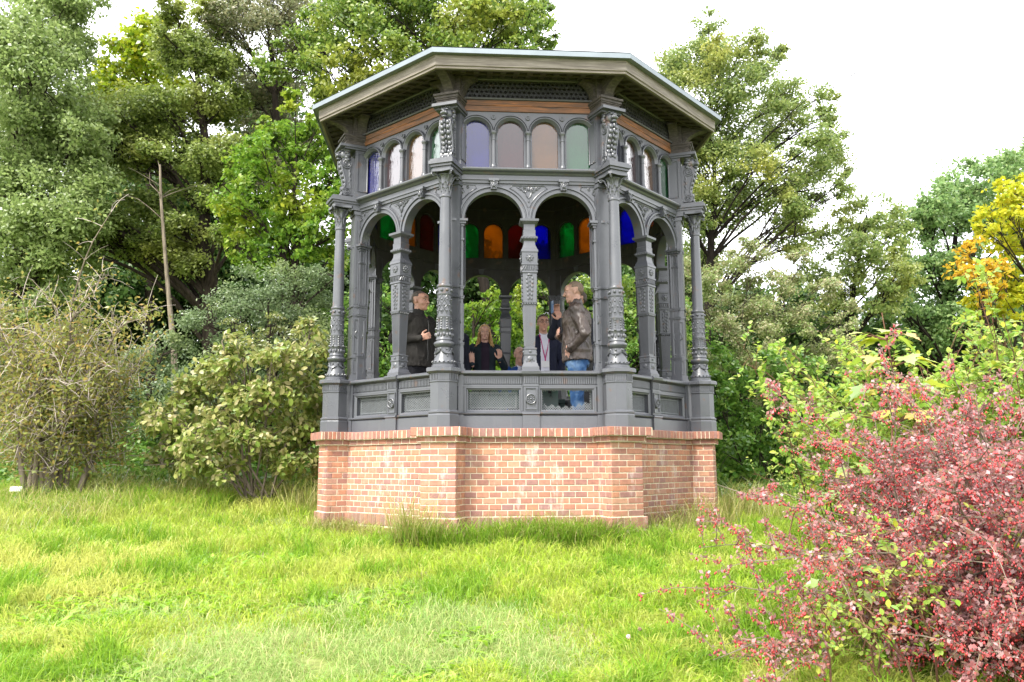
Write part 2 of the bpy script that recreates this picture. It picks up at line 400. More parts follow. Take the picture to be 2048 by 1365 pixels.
# ---- railing of one face
def rect_frame(mb, x0, x1, z0, z1, y, wd, pr):
    """picture-frame moulding, mitred"""
    ring_ = [(0,0),(0,-pr),(wd*.45,-pr*1.0),(wd*.7,-pr*.45),(wd,-pr*.3),(wd,0)]
    V = []; n = len(ring_)
    for (sx, sz, cx, cz) in ((1,1,x0,z0),(-1,1,x1,z0),(-1,-1,x1,z1),(1,-1,x0,z1)):
        for d, py in ring_: V.append((cx+sx*d, y+py, cz+sz*d))
    F = []
    for c in range(4):
        for k in range(n-1): F.append((c*n+k, c*n+k+1, ((c+1)%4)*n+k+1, ((c+1)%4)*n+k))
    mb.add(V, F)
ma = MB()
ma.sweep([(1.95,.912),(1.95,1.035),(1.935,1.05),(1.79,1.05),(1.79,.912)], -.80,.80)
ma.sweep([(1.935,1.05),(1.958,1.053),(1.962,1.062),(1.95,1.073),(1.915,1.078),(1.79,1.078),(1.79,1.05)], -.80,.80)
PX0, PX1, PZ0, PZ1 = .105, .615, 1.085, 1.30
for sg in (-1,1):
    xs = sorted((sg*PX0, sg*PX1))
    rect_frame(ma, xs[0]-.028, xs[1]+.028, PZ0-.022, PZ1+.022, -1.915, .034, .018)
for a, b in ((-.79,-PX1),(-PX0,PX0),(PX1,.79)): ma.box(a, b, -1.915,-1.83, 1.078,1.325)
ma.box(-.785,.785,-1.9148,-1.8285,1.078,PZ0); ma.box(-.785,.785,-1.9148,-1.8285,PZ1,1.325)
ma.box(-.79,.79,-1.918,-1.80,1.325,1.432)
ma.sweep([(1.935,1.322),(1.935,1.338),(1.915,1.345),(1.915,1.322)], -.79,.79)
x = -.70
while x < .70:
    if abs(x) > .09: ma.prism([(x-.0065,1.350),(x+.0065,1.350),(x+.0065,1.415),(x-.0065,1.415)], -1.934,-1.90)
    x += .0215
ma.sweep([(1.80,1.427),(1.930,1.427),(1.945,1.437),(1.968,1.441),(1.974,1.450),(1.974,1.466),(1.962,1.477),(1.80,1.480)], -.80,.80)
# end strips
for sg in (-1,1):
    a, b = sorted((sg*.655, sg*.712)); ma.box(a, b, -1.945,-1.85, .91,1.44); ma.box(a-.006*1, b+.006, -1.962,-1.85, .9,1.045)
FACE['railing'] = ma.build('railing', IRON)
# centre post with rosette
mc = MB()
mc.box(-.082,.082,-1.968,-1.80,.911,1.045); mc.sweep([(1.968,1.045),(1.978,1.055),(1.975,1.07),(1.955,1.083),(1.80,1.083),(1.80,1.045)], -.085,.085)
mc.box(-.072,.072,-1.952,-1.80,1.083,1.325); rect_frame(mc, -.058,.058,1.10,1.31,-1.9525,.014,.012)
mc.box(-.075,.075,-1.958,-1.80,1.325,1.345)
mc.box(-.072,.072,-1.945,-1.80,1.345,1.43)
for k in range(7): mc.box(-.066+k*.0205,-.055+k*.0205,-1.957,-1.94,1.352,1.42)
mc.sweep([(1.80,1.425),(1.955,1.425),(1.985,1.445),(1.99,1.468),(1.975,1.484),(1.80,1.4835)], -.092,.092)
post = mc.build('railing_post', IRON); FACE['railing_post'] = post
mr = MB(); ang = [2*math.pi*k/24 for k in range(24)]
def disc(mb, cx, cz, r, y0, y1): mb.prism([(cx+r*math.cos(a), cz+r*math.sin(a)) for a in ang], y0, y1)
disc(mr, 0,1.20,.050,-1.962,-1.95)
mr.arc(0,1.20,[(.052,-1.95),(.052,-1.97),(.046,-1.974),(.040,-1.97),(.040,-1.95)],0,360,28)
for k in range(10):
    a = 2*math.pi*k/10; mr.ball((.024*math.cos(a),-1.963,1.20+.024*math.sin(a)),(.008,.008,.008),8,5)
mr.ball((0,-1.964,1.20),(.013,.014,.013),10,6)
for k in range(10):
    a = 2*math.pi*k/10; mr.tube([(.012*math.cos(a),-1.965,1.2+.012*math.sin(a)),(.037*math.cos(a),-1.966,1.2+.037*math.sin(a))],[.003,.006],6)
ROS = mr.build('rosette', IRON, post, 40)
def lattice(x0, x1, z0, z1, y, keep=None):
    mb = MB(); p = .0175; hw = .0027
    def clip(x, z): return x0 <= x <= x1 and z0 <= z <= z1
    step = .0105
    for sgn in (1,-1):
        k0 = int(-3/p); cmin = (z0-sgn*x1 if sgn > 0 else z0+x0); cmax = (z1-sgn*x0 if sgn > 0 else z1+x1)
        c = cmin
        while c < cmax:
            # line z = sgn*x + c, cut into short lengths so that torn places can be left out
            n = int((x1-x0)/step)
            run = None
            for i in range(n+1):
                xa = x0+i*step; za = sgn*xa+c; xb = xa+step; zb = sgn*xb+c
                ok = i < n and min(za,zb) >= z0-.0105 and max(za,zb) <= z1+.0105 and (keep is None or keep((xa+xb)/2,(za+zb)/2))
                if ok and run is None: run = (xa, za)
                if not ok and run is not None:
                    xe, ze = xa, za; nx_, nz_ = -sgn*hw*.7, hw*.7; d = .0015*(1 if sgn > 0 else 3)
                    P = [(run[0]+nx_, run[1]+nz_), (run[0]-nx_, run[1]-nz_), (xe-nx_, ze-nz_), (xe+nx_, ze+nz_)]
                    mb.prism(P, y-d, y-d+.003); run = None
            c += p*1.414
    return mb
l1 = lattice(PX0,PX1,PZ0,PZ1,-1.872)
for z in (PZ0+.035, PZ1-.035): l1.box(PX0+.03,PX1-.03,-1.880,-1.872,z-.004,z+.004)
for xx in (PX0+.035, PX1-.035): l1.box(xx-.004,xx+.004,-1.8805,-1.872,PZ0+.03,PZ1-.03)
lat_me = l1.build('lattice_panel', simple('lattice_grey', (.15,.16,.17), .5))
def torn(x, z):
    xx = (x-PX0)/(PX1-PX0); lim = .045+.012*math.sin(x*95)
    if xx < .35: lim += .022*(1-xx/.35)
    if xx > .62: lim += .055*(xx-.62)/.38
    return z < PZ0+lim or z > PZ1-.014-.006*math.sin(x*60) or xx < .035 or xx > .955
l2 = lattice(PX0,PX1,PZ0,PZ1,-1.872,torn)
LAT_ME = lat_me.data; bpy.data.objects.remove(lat_me)
torn_o = l2.build('lattice_panel', LAT_ME.materials[0]); TORN_ME = torn_o.data; bpy.data.objects.remove(torn_o)

# ---- centre pillar carrying the two arches
mq = MB(); PY = -1.862
mq.sq([(.086,1.484),(.086,1.515),(.075,1.53),(.072,1.548),(.062,1.56),(.058,1.60),(.060,1.632),(.066,1.638),(.066,1.648),(.060,1.652),(.060,1.69),(.066,1.694),(.066,1.704),(.048,1.712),
       (.062,2.15),(.072,2.156),(.074,2.168),(.066,2.176),(.070,2.455),(.079,2.462),(.079,2.478),(.072,2.484),(.076,2.535),(.083,2.54),(.083,2.555),(.076,2.562),(.079,2.668),(.085,2.672),(.085,2.69),(.078,2.70),(.058,2.75),(.055,2.79),(.062,2.80),(.078,2.812),(.080,2.832),(.064,2.84),(.060,2.86),(.062,2.90),(.056,2.905),(.056,2.962),(.070,2.972),(.092,2.99),(.095,3.012),(.075,3.0145)], (0,PY))
for (nx_, ny_) in ((0,-1),(1,0),(-1,0)):
    def Tq(p, nx_=nx_, ny_=ny_):
        # generic ornament in the frame: x across, y outwards (negative), z up
        x_, y_, z_ = p
        return (x_, PY+y_, z_) if ny_ else (nx_*(-y_), PY+x_, z_)
    # garland of small leaves
    for k in range(6):
        z = 2.20+k*.041; wv = .020+.004*k
        for sg in (-1,1): mq.ball((sg*wv*.75,-(.067+.0005*k),z),(.013,.010,.018),7,5,Tq)
        mq.ball((0,-(.070+.0005*k),z+.012),(.008,.010,.014),6,4,Tq)
    mq.ball((0,-.071,2.44),(.03,.012,.014),8,5,Tq)
    # rosette on the block
    mq.ball((0,-.079,2.615),(.033,.010,.033),12,5,Tq); mq.ball((0,-.086,2.615),(.012,.012,.012),8,5,Tq)
    for k in range(8):
        a = k*math.pi/4; mq.ball((.03*math.cos(a),-.082,2.615+.03*math.sin(a)),(.011,.008,.011),6,4,Tq)
    # rope band
    for k in range(6): mq.tube([Tq((-.075+k*.027,-.077,2.488)),Tq((-.052+k*.022,-.079,2.532))],.007,5)
    # flutes of the tapering shaft
    for k in range(7):
        f = (k-3)/3.4; mq.tube([Tq((f*.041,-.0495,1.73)),Tq((f*.054,-.0625,2.135))],.0032,4)
    # studs and mask at the foot
    mq.ball((0,-.061,1.671),(.015,.012,.015),8,5,Tq); mq.ball((0,-.060,1.60),(.03,.010,.028),8,5,Tq)
    for k in range(4): mq.ball((-.036+k*.024,-.060,1.575+.006*(k%2)),(.010,.008,.014),6,4,Tq)
    for k in range(5): mq.ball((-.06+k*.03,-.08,2.822),(.009,.006,.009),6,4,Tq)
    for k in range(5): mq.ball((-.05+k*.025,-.066,2.145),(.012,.012,.012),6,4,Tq)
FACE['arcade_pillar'] = mq.build('arcade_pillar', IRON, None, 35)

# ---- arch wall with two round arches
AC, AR, SP = .3555, .300, 3.016
mv = MB()
def arch_edges(centres, r, x0, x1, spring, n=20):
    xs = [x0]; zb = [spring]
    for c in centres:
        for i in range(n+1):
            t = math.pi-math.pi*i/n; xs.append(c+r*math.cos(t)); zb.append(spring+r*math.sin(t))
    xs.append(x1); zb.append(spring); return xs, zb
xs, zb = arch_edges((-AC,AC), AR, -.765,.765, SP)
mv.plate(xs, zb, 3.40, -1.868,-1.775)
for c in (-AC, AC):
    mv.arc(c, SP, [(AR-.004,-1.782),(AR-.004,-1.880),(AR+.022,-1.884),(AR+.026,-1.876),(AR+.036,-1.876),(AR+.040,-1.892),(AR+.056,-1.892),(AR+.060,-1.868),(AR+.060,-1.782)], 0,180,30)
# spandrel mouldings and scrollwork
def scroll(mb, cx, cz, r, turns, sg, y, rad, flip=1):
    pts = []; n = int(14*turns)
    for i in range(n+1):
        t = i/n; a = flip*(2*math.pi*turns*t)+1.2; q = r*(1-.8*t)
        pts.append((cx+sg*q*math.cos(a), y, cz+q*math.sin(a)))
    mb.tube(pts, [rad*(1-.4*i/n) for i in range(n+1)], 5)
def bead(mb, pts, rad=.005): mb.tube(pts, rad, 5)
YS = -1.872
bead(mv, [(-.168,YS,3.382),(.168,YS,3.382)]); 
for sg in (-1,1):
    pts = [(sg*(AC-(AR+.075)*math.cos(R(a))), YS, SP+(AR+.075)*math.sin(R(a))) for a in range(64,10,-6)]
    pts = [p for p in pts if sg*p[0] > .004 and p[2] < 3.385]; bead(mv, [(sg*.168,YS,3.382)]+pts)
    scroll(mv, sg*.045,3.335,.030,1.5,sg,-1.874,.0065); scroll(mv, sg*.088,3.352,.018,1.3,sg,-1.874,.005)
    mv.tube([(sg*.03,-1.873,3.31),(sg*.075,-1.876,3.345),(sg*.125,-1.873,3.368)],[.007,.006,.003],5)
    mv.tube([(0,-1.873,3.245),(sg*.018,-1.878,3.275),(sg*.03,-1.874,3.31)],[.004,.008,.004],5)
    bead(mv, [(sg*.715,YS,3.19),(sg*.715,YS,3.382),(sg*.545,YS,3.382)]+[(sg*(AC+(AR+.075)*math.cos(R(a))), YS, SP+(AR+.075)*math.sin(R(a))) for a in range(62,32,-5)]+[(sg*.715,YS,3.19)])
    scroll(mv, sg*.672,3.318,.030,1.6,-sg,-1.874,.0065); scroll(mv, sg*.622,3.356,.017,1.2,sg,-1.874,.005)
    mv.tube([(sg*.703,-1.873,3.22),(sg*.692,-1.877,3.255),(sg*.698,-1.873,3.29)],[.003,.007,.004],5)
mv.ball((0,-1.873,3.35),(.012,.010,.026),8,5); mv.ball((0,-1.873,3.22),(.008,.008,.018),6,4)
FACE['arch_wall'] = arch = mv.build('arch_wall', IRON, None, 35)
mk = MB()
mk.prism([(-.030,3.325),(.030,3.325),(.044,3.43),(-.044,3.43)], -1.925,-1.77); mk.box(-.052,.052,-1.938,-1.77,3.41,3.435)
for sg in (-1,1):
    scroll(mk, sg*.028,3.395,.016,1.4,sg,-1.928,.006); mk.tube([(sg*.025,-1.93,3.385),(sg*.012,-1.934,3.355),(sg*.02,-1.928,3.33)],[.006,.009,.005],6)
mk.ball((0,-1.928,3.37),(.012,.012,.03),8,5); mk.ball((0,-1.93,3.405),(.014,.01,.012),8,5)
key_o = mk.build('keystone', IRON, None, 35); KEY_ME = key_o.data; bpy.data.objects.remove(key_o)
# jambs (half pillars at the ends of the face)
JAMB = []
for sg in (-1,1):
    mj = MB()
    def bx(a, b, o, z0, z1):
        p, q = sorted((sg*a, sg*b)); mj.box(p, q, -o, -1.775+(o-1.88)*.4, z0, z1)
    bx(.662,.768,1.880,1.48,3.015); bx(.648,.768,1.895,1.50,1.545); bx(.636,.77,1.905,1.482,1.50)
    for z in (1.735,2.20,2.30): bx(.651,.769,1.893,z,z+.018); bx(.645,.7695,1.900,z+.018,z+.026)
    bx(.655,.7685,1.888,1.545,1.735)
    bx(.652,.7692,1.890,2.80,2.818); bx(.651,.7695,1.892,2.945,2.965); bx(.636,.77,1.905,2.967,2.988); bx(.618,.771,1.922,2.990,3.0145)
    jo = mj.build('arch_jamb', IRON); JAMB.append(jo.data); bpy.data.objects.remove(jo)
# string course
ms = MB(); ms.mitre([(1.76,3.40),(1.885,3.40),(1.889,3.425),(1.90,3.43),(1.90,3.478),(1.912,3.485),(1.925,3.50),(1.955,3.512),(1.962,3.525),(1.962,3.538),(1.945,3.546),(1.75,3.552)])
FACE['string_course'] = ms.build('string_course', IRON)

# ---- clerestory with four arched windows
WC = (-.5345,-.178,.178,.5345); WR, WSP = .150, 3.955
mx_ = MB(); xs, zb = arch_edges(WC, WR, -.765,.765, WSP, 16); mx_.plate(xs, zb, 4.18, -1.852,-1.775)
eds = [-.765]+[e for c in WC for e in (c-WR,c+WR)]+[.765]
for i in range(0, len(eds), 2): mx_.box(eds[i], eds[i+1], -1.852,-1.775, 3.552, WSP)
mx_.box(-.765,.765,-1.885,-1.77,3.5525,3.568)
for c in WC:
    mx_.arc(c, WSP, [(WR-.014,-1.80),(WR-.014,-1.842),(WR+.0,-1.858),(WR+.010,-1.872),(WR+.018,-1.872),(WR+.022,-1.862),(WR+.026,-1.878),(WR+.0275,-1.878),(WR+.0275,-1.852),(WR+.01,-1.80)],0,180,26)
    for sg in (-1,1):
        a, b = sorted((c+sg*(WR-.014), c+sg*(WR+.002))); mx_.box(a, b, -1.842,-1.79, 3.568, WSP)
for xx in (-.3565,0,.3565):
    disc(mx_, xx,4.118,.022,-1.862,-1.85); mx_.arc(xx,4.118,[(.024,-1.85),(.024,-1.868),(.018,-1.868),(.018,-1.85)],0,360,18); mx_.ball((xx,-1.862,4.118),.008,7,5)
FACE['window_wall'] = clere = mx_.build('window_wall', IRON, None, 35)
mo = MB()
mo.lathe([(.034,3.568),(.034,3.585),(.029,3.595),(.031,3.605),(.0235,3.612),(.0225,3.74),(.0215,3.86),(.026,3.862),(.026,3.872),(.021,3.875),(.022,3.915),(.03,3.93),(.036,3.938),(.036,3.956)], 14)
col_o = mo.build('colonnette', IRON, None, 40); COLN_ME = col_o.data; bpy.data.objects.remove(col_o)
mg = MB(); pw = WR-.013
mg.prism([(-pw,3.57)]+[(pw,3.57)]+[(pw*math.cos(math.pi*i/18), WSP+pw*math.sin(math.pi*i/18)) for i in range(19)], -1.808,-1.802)
pane_o = mg.build('stained_glass_pane', GLASS[0]); PANE = []
for g in GLASS:
    me = pane_o.data.copy(); me.materials[0] = g; PANE.append(me)
bpy.data.objects.remove(pane_o)

# ---- timber beam, fretwork, soffit, fascia, roof edge
mb_ = MB(); mb_.mitre([(1.80,4.181),(1.868,4.181),(1.868,4.236),(1.862,4.240),(1.868,4.244),(1.868,4.298),(1.80,4.298)]); FACE['timber_beam'] = mb_.build('timber_beam', WOOD_OR)
mf = MB(); mf.mitre([(1.76,4.30),(1.885,4.301),(1.892,4.316),(1.87,4.33),(1.76,4.33)])
mf.mitre([(1.78,4.52),(1.865,4.52),(1.872,4.53),(1.872,4.58),(1.78,4.58)])
for sg in (-1,1):
    a, b = sorted((sg*.70, sg*.765)); mf.box(a, b, -1.860,-1.792, 4.33,4.52)
pit = .0475; rows = 4
for j in range(rows):
    z = 4.354+j*pit
    k = 0
    x = -.70+(pit/2 if j % 2 else 0)
    while x < .71:
        V = []; n = 6
        for i in range(n):
            a = 2*math.pi*(i+.5)/n
            for r_ in (.0285,.0195): V += [(x+r_*math.sin(a), -1.846, z+r_*math.cos(a)), (x+r_*math.sin(a), -1.835, z+r_*math.cos(a))]
        F = []
        for i in range(n):
            p = i*4; q = ((i+1)%n)*4; F += [(p,p+2,q+2,q),(p+2,p+3,q+3,q+2),(p,q,q+1,p+1)]
        mf.add(V, F); x += pit*1.04
mf.mitre([(1.772,4.17),(1.785,4.17),(1.785,4.60),(1.772,4.60)])  # dark sheet added over the beam's inner side to keep the interior dark
FACE['fretwork_frieze'] = mf.build('fretwork_frieze', IRON_D)
def zs(a): return 4.44+(2.274-a)*.30
mh = MB(); mh.mitre([(2.262,zs(2.262)),(1.80,zs(1.80)),(1.80,zs(1.80)+.02),(2.262,zs(2.262)+.02)])
for k in range(-6,7):       # rafters across the boards
    x = k*.135
    V = []
    for a in (2.255,1.86):
        for dx in (-.028,.028):
            for dz in (-.022,0): V.append((x+dx,-a,zs(a)+dz))
    mh.add(V, [(0,1,3,2),(4,6,7,5),(0,2,6,4),(2,3,7,6),(0,4,5,1)])
for a in (2.255,2.08):
    mh.mitre([(a,zs(a)-.026),(a-.035,zs(a-.035)-.026),(a-.035,zs(a-.035)+.01),(a,zs(a)+.01)])
FACE['soffit'] = mh.build('soffit', WOOD_DK)
mi_ = MB(); mi_.mitre([(2.25,4.424),(2.278,4.424),(2.282,4.436),(2.276,4.442),(2.276,4.448),(2.290,4.452),(2.296,4.555),(2.25,4.556)]); FACE['fascia_board'] = mi_.build('fascia_board', WOOD_GREY)
mz = MB(); mz.mitre([(2.24,4.557),(2.348,4.557),(2.35,4.548),(2.362,4.548),(2.364,4.597),(2.35,4.604),(2.24,4.618)]); FACE['roof_edge'] = mz.build('roof_edge', ZINC)

# ---- corner parts
CY = -2.2
mp2 = MB()
def octa(r, z): return [(r*math.cos(R(22.5+45*k+22.5)), CY+r*math.sin(R(22.5+45*k+22.5)), z) for k in range(8)]
prof = [(.150,.922),(.150,1.035),(.142,1.05),(.150,1.058),(.150,1.070),(.134,1.082),(.131,1.085),(.131,1.345),(.140,1.349),(.140,1.358),(.134,1.362),(.134,1.428),(.146,1.432),(.160,1.445),(.172,1.448),(.172,1.478),(.160,1.487)]
V = []; F = []
for r_, z in prof: V += octa(r_*1.04, z)
for i in range(len(prof)-1):
    for k in range(8): F.append((i*8+k, i*8+(k+1)%8, i*8+8+(k+1)%8, i*8+8+k))
F.append(tuple((len(prof)-1)*8+k for k in range(8))); mp2.add(V, F)
for k in range(8):      # flutes of the band
    a0 = octa(.139,1.365)[k]; a1 = octa(.139,1.365)[(k+1)%8]
    for j in range(5):
        t = (j+.5)/5; x_ = a0[0]+(a1[0]-a0[0])*t; y_ = a0[1]+(a1[1]-a0[1])*t
        d = Vector((a1[0]-a0[0], a1[1]-a0[1], 0)).normalized()*.0055; nn = Vector((d.y,-d.x,0)).normalized()*.006
        P = [(x_-d.x,y_-d.y),(x_-d.x+nn.x,y_-d.y+nn.y),(x_+d.x+nn.x,y_+d.y+nn.y),(x_+d.x,y_+d.y)]; mp2.prism(P,1.367,1.424,'z')
# block linking the pedestal to the railing
for (h, i0, z0, z1) in ((.098,-1.84,.9205,1.045),(.104,-1.845,1.045,1.068),(.086,-1.83,1.068,1.345),(.094,-1.835,1.345,1.36),(.088,-1.832,1.36,1.43),(.108,-1.85,1.43,1.4745)):
    mp2.box(-h,h,CY,i0,z0,z1)
for sg in (-1,1):
    rfm = MB(); rect_frame(rfm, 1.935,2.075,1.095,1.325,0,.016,.010)
    mp2.add([(sg*(.0862-p[1]), -p[0], p[2]) for p in rfm.v], rfm.f)
    for k in range(7): mp2.box(*sorted((sg*.088,sg*.097)), -2.075+k*.022,-2.064+k*.022, 1.367,1.424)
CORNER['pedestal'] = mp2.build('pedestal', IRON)
# column: ornate drum, plain shaft, leafy capital
mcol = MB()
mcol.lathe([(.118,1.487),(.118,1.512),(.108,1.52),(.114,1.532),(.104,1.545),(.099,1.56),(.086,1.60),(.074,1.645),(.069,1.672),(.071,1.685),(.080,1.69),(.098,1.712),(.100,1.726),(.094,1.736),(.076,1.742),(.073,1.752),(.080,1.756),(.080,1.765),(.076,1.772),(.074,1.80),(.077,1.845),(.083,1.852),(.080,1.866),(.070,1.872),(.068,1.92),(.069,1.97),(.074,1.978),(.073,1.99),(.067,1.996),(.0675,2.19),(.073,2.196),(.074,2.212),(.068,2.22),(.070,2.245),(.068,2.268),(.074,2.275),(.078,2.285),(.074,2.298),(.062,2.305),(.060,2.33)], 28, (0,CY))
for k in range(8):
    a = 2*math.pi*k/8
    def cp(r_, aa, z): return (r_*math.cos(aa), CY+r_*math.sin(aa), z)
    mcol.ball(cp(.070,a,2.243),.017,8,6)
    for j in range(3):      # studs in the lattice
        mcol.ball(cp(.068,a+(j%2)*math.pi/8,2.04+j*.055),.011,7,5)
    for j in range(5):
        for d in (-1,1): pass
    mcol.tube([cp(.069,a+q*math.pi/16,2.01+q*.0115*2) for q in range(0,9)], .0042, 4)
    mcol.tube([cp(.069,a-q*math.pi/16,2.01+q*.0115*2) for q in range(0,9)], .0042, 4)
    for j in range(4): mcol.ball(cp(.071,a,1.885+j*.026),(.010,.010,.009),6,4); 
    mcol.tube([cp(.071,a+math.pi/8,1.878),cp(.071,a+math.pi/8,1.97)],.004,4)
    mcol.ball(cp(.080,a,1.862),(.016,.016,.012),7,4)
    mcol.ball(cp(.078,a+math.pi/8,1.81),(.016,.016,.022),7,5); mcol.ball(cp(.076,a,1.80),(.009,.009,.024),6,4)
for k in range(4):      # swags on the bell
    a = 2*math.pi*k/4+math.pi/4
    for s2, rr in ((0,.0065),(1,.005),(2,.004)):
        mcol.tube([cp((.076+.012*math.sin(math.pi*q/8)+.004*s2), a+(q/8-.5)*math.pi/2*.92, 1.672-.012*s2-(.045-.008*s2)*math.sin(math.pi*q/8)) for q in range(9)], rr, 5)
    mcol.ball(cp(.076,a+math.pi/4,1.668),.014,7,5); mcol.ball(cp(.082,a,1.665),(.012,.012,.008),7,4); mcol.ball(cp(.088,a,1.60),(.010,.010,.018),7,4)
for k in range(16): mcol.ball(cp(.112,2*math.pi*k/16,1.545),(.011,.011,.008),6,4)
CORNER['column'] = column = mcol.build('column', IRON, None, 40)
msh = MB(); msh.lathe([(.060,2.32),(.0585,2.6),(.054,2.95),(.0505,3.17),(.0505,3.178),(.058,3.182),(.060,3.192),(.058,3.203),(.052,3.206)], 28, (0,CY)); SHAFT = msh.build('shaft', IRON, column, 40)
mca = MB(); mca.lathe([(.052,3.205),(.050,3.23),(.050,3.32),(.056,3.36),(.070,3.395),(.085,3.41)], 20, (0,CY))
def leaf3(mb, a, z0, h, r0, out, wd, th=.006):
    """a curling acanthus leaf standing on the bell"""
    V = []; F = []; n = 7
    for i in range(n+1):
        t = i/n; rr = r0+out*t**2.6; z = z0+h*(t-.16*t**5); ww = wd*(.75+.6*t-1.15*t**3)
        if i == n: z -= h*.10; rr += .006
        for sx in (-1,-.5,0,.5,1):
            bulge = .006*(1-abs(sx))-.003*(1 if abs(sx) == .5 else 0)
            aa = a+sx*ww/rr*.5; q = rr+bulge; V.append((q*math.cos(aa), CY+q*math.sin(aa), z))
    for i in range(n):
        for k in range(4): F.append((i*5+k, i*5+k+1, i*5+6+k, i*5+5+k))
    mb.add(V, F); mb.add([(CY_[0]*.96, CY+(CY_[1]-CY)*.96, CY_[2]) for CY_ in V], [tuple(reversed(f)) for f in F])
for k in range(8):
    leaf3(mca, 2*math.pi*k/8, 3.207,.085,.052,.020,.036); leaf3(mca, 2*math.pi*(k+.5)/8, 3.24,.11,.054,.028,.034)
for k in range(4):
    a = math.pi/4+k*math.pi/2
    leaf3(mca, a, 3.30,.125,.055,.075,.046)
    leaf3(mca, a-math.pi/4, 3.31,.11,.058,.035,.05)
    for q in range(9):
        pass
    cx_, cy_ = .128*math.cos(a), CY+.128*math.sin(a); pts = []
    for i in range(15):
        t = i/14; an = 4.6*math.pi*t*.6; rr = .022*(1-.75*t); dd = Vector((math.cos(a),math.sin(a),0))
        p = Vector((cx_,cy_,3.405))+dd*(rr*math.cos(an))+Vector((0,0,1))*(rr*math.sin(an)); pts.append(p)
    mca.tube(pts, .008, 6)
    mca.tube([(.058*math.cos(a+s_*.4), CY+.058*math.sin(a+s_*.4), 3.34+0*s_) for s_ in (0,)]+[(.09*math.cos(a),CY+.09*math.sin(a),3.40),(.13*math.cos(a),CY+.13*math.sin(a),3.425)],[.01,.012,.010],6)
ab = []
for k in range(4):
    a = math.pi/4+k*math.pi/2
    for d, r_ in ((-.12,.150),(.12,.150),(.5,.112),(.785,.102),(1.07,.112)): ab.append((r_*math.cos(a+d), CY+r_*math.sin(a+d)))
mca.prism(ab, 3.425,3.449,'z'); CAPI = mca.build('capital', IRON, column, 40)
# fluted corner pier behind the column
mfp = MB(); mfp.box(-.085,.085,-2.055,-1.925,1.475,3.40)
for (h, o, z0, z1) in ((.108,2.085,1.476,1.505),(.098,2.072,1.505,1.55),(.093,2.066,1.735,1.757),(.093,2.066,2.205,2.225),(.093,2.066,2.305,2.322),(.095,2.07,3.36,3.399)): mfp.box(-h,h,-o,-1.94,z0,z1)
for sg in (-1,1):
    for k in range(6):
        y_ = -2.04+k*.030; mfp.box(*sorted((sg*.0845,sg*.092)), y_-.007,y_+.007, 2.34,3.30)
    rfm = MB(); rect_frame(rfm, 1.92,2.04,1.79,2.17,0,.014,.008); mfp.add([(sg*(.0852-p[1]), -p[0], p[2]) for p in rfm.v], rfm.f)
    an = [2*math.pi*k/20 for k in range(20)]
    mfp.tube([(sg*.087,-1.98+.045*math.cos(a),2.0+.045*math.sin(a)) for a in an+[0]], .008, 5, False)
    rfm = MB(); rect_frame(rfm, 1.92,2.04,1.57,1.72,0,.012,.007); mfp.add([(sg*(.0854-p[1]), -p[0], p[2]) for p in rfm.v], rfm.f)
CORNER['corner_pier'] = mfp.build('corner_pier', IRON)
# block of entablature over the capital
men = MB()
for (h, o, z0, z1) in ((.098,2.30,3.4495,3.475),(.112,2.318,3.475,3.50),(.128,2.336,3.50,3.535),(.118,2.32,3.535,3.556)): men.box(-h,h,-o,-1.95,z0,z1)
men.box(-.10,.10,-2.10,-1.945,3.41,3.4495)
CORNER['entablature_block'] = men.build('entablature_block', IRON)
# scroll console with a lion head
mcs = MB(); mcs.box(-.105,.105,-2.075,-1.94,3.556,4.134); mcs.box(-.118,.118,-2.09,-1.945,3.557,3.60); mcs.box(-.135,.135,-2.255,-1.945,4.135,4.165); mcs.box(-.120,.120,-2.20,-1.95,4.115,4.1345)
for sg in (-1,1):
    rfm = MB(); rect_frame(rfm, 1.93,2.05,3.63,4.08,0,.014,.008); mcs.add([(sg*(.1052-p[1]), -p[0], p[2]) for p in rfm.v], rfm.f)
S_out = [(2.075,3.585),(2.19,3.585),(2.202,3.61),(2.20,3.65),(2.172,3.685),(2.168,3.73),(2.185,3.79),(2.208,3.85),(2.226,3.90),(2.232,3.95),(2.222,3.99),(2.195,4.02),(2.15,4.03),(2.075,4.03)]
mcs.prism([(-a, z) for a, z in S_out], -.062,.062,'x')
def spiral_side(cy_, cz_, r_, turns, a0, dirn, sg):
    pts = []; n = int(16*turns)
    for i in range(n+1):
        t = i/n; a = a0+dirn*2*math.pi*turns*t; q = r_*(1-.82*t); pts.append((sg*.064, cy_+q*math.cos(a), cz_+q*math.sin(a)))
    mcs.tube(pts, [.0095*(1-.35*i/n) for i in range(n+1)], 6)
for sg in (-1,1):
    spiral_side(-2.160,3.955,.060,2.2,R(200),1,sg); spiral_side(-2.148,3.628,.040,2.0,R(160),-1,sg)
    mcs.tube([(sg*.064,-2.222,3.93),(sg*.064,-2.205,3.86),(sg*.064,-2.178,3.77),(sg*.064,-2.172,3.70),(sg*.064,-2.19,3.65)], .009, 6)
    mcs.tube([(sg*.064,-2.115,3.92),(sg*.064,-2.13,3.86),(sg*.064,-2.125,3.77),(sg*.064,-2.115,3.67)], .008, 6)
    for k in range(6): mcs.ball((sg*.063,-2.118-.012*(k%2),3.71+k*.032),(.010,.015,.016),6,4)
for k in range(7):     # leaves down the front
    z = 3.66+k*.05; o = np.interp(z, [q[1] for q in S_out[3:11]], [q[0] for q in S_out[3:11]])
    for sg in (-1,1): mcs.ball((sg*.030,-o-.004,z),(.022,.016,.026),8,5); mcs.ball((sg*.050,-o,z+.012),(.010,.012,.016),6,4)
    mcs.ball((0,-o-.010,z+.012),(.012,.016,.026),7,5)
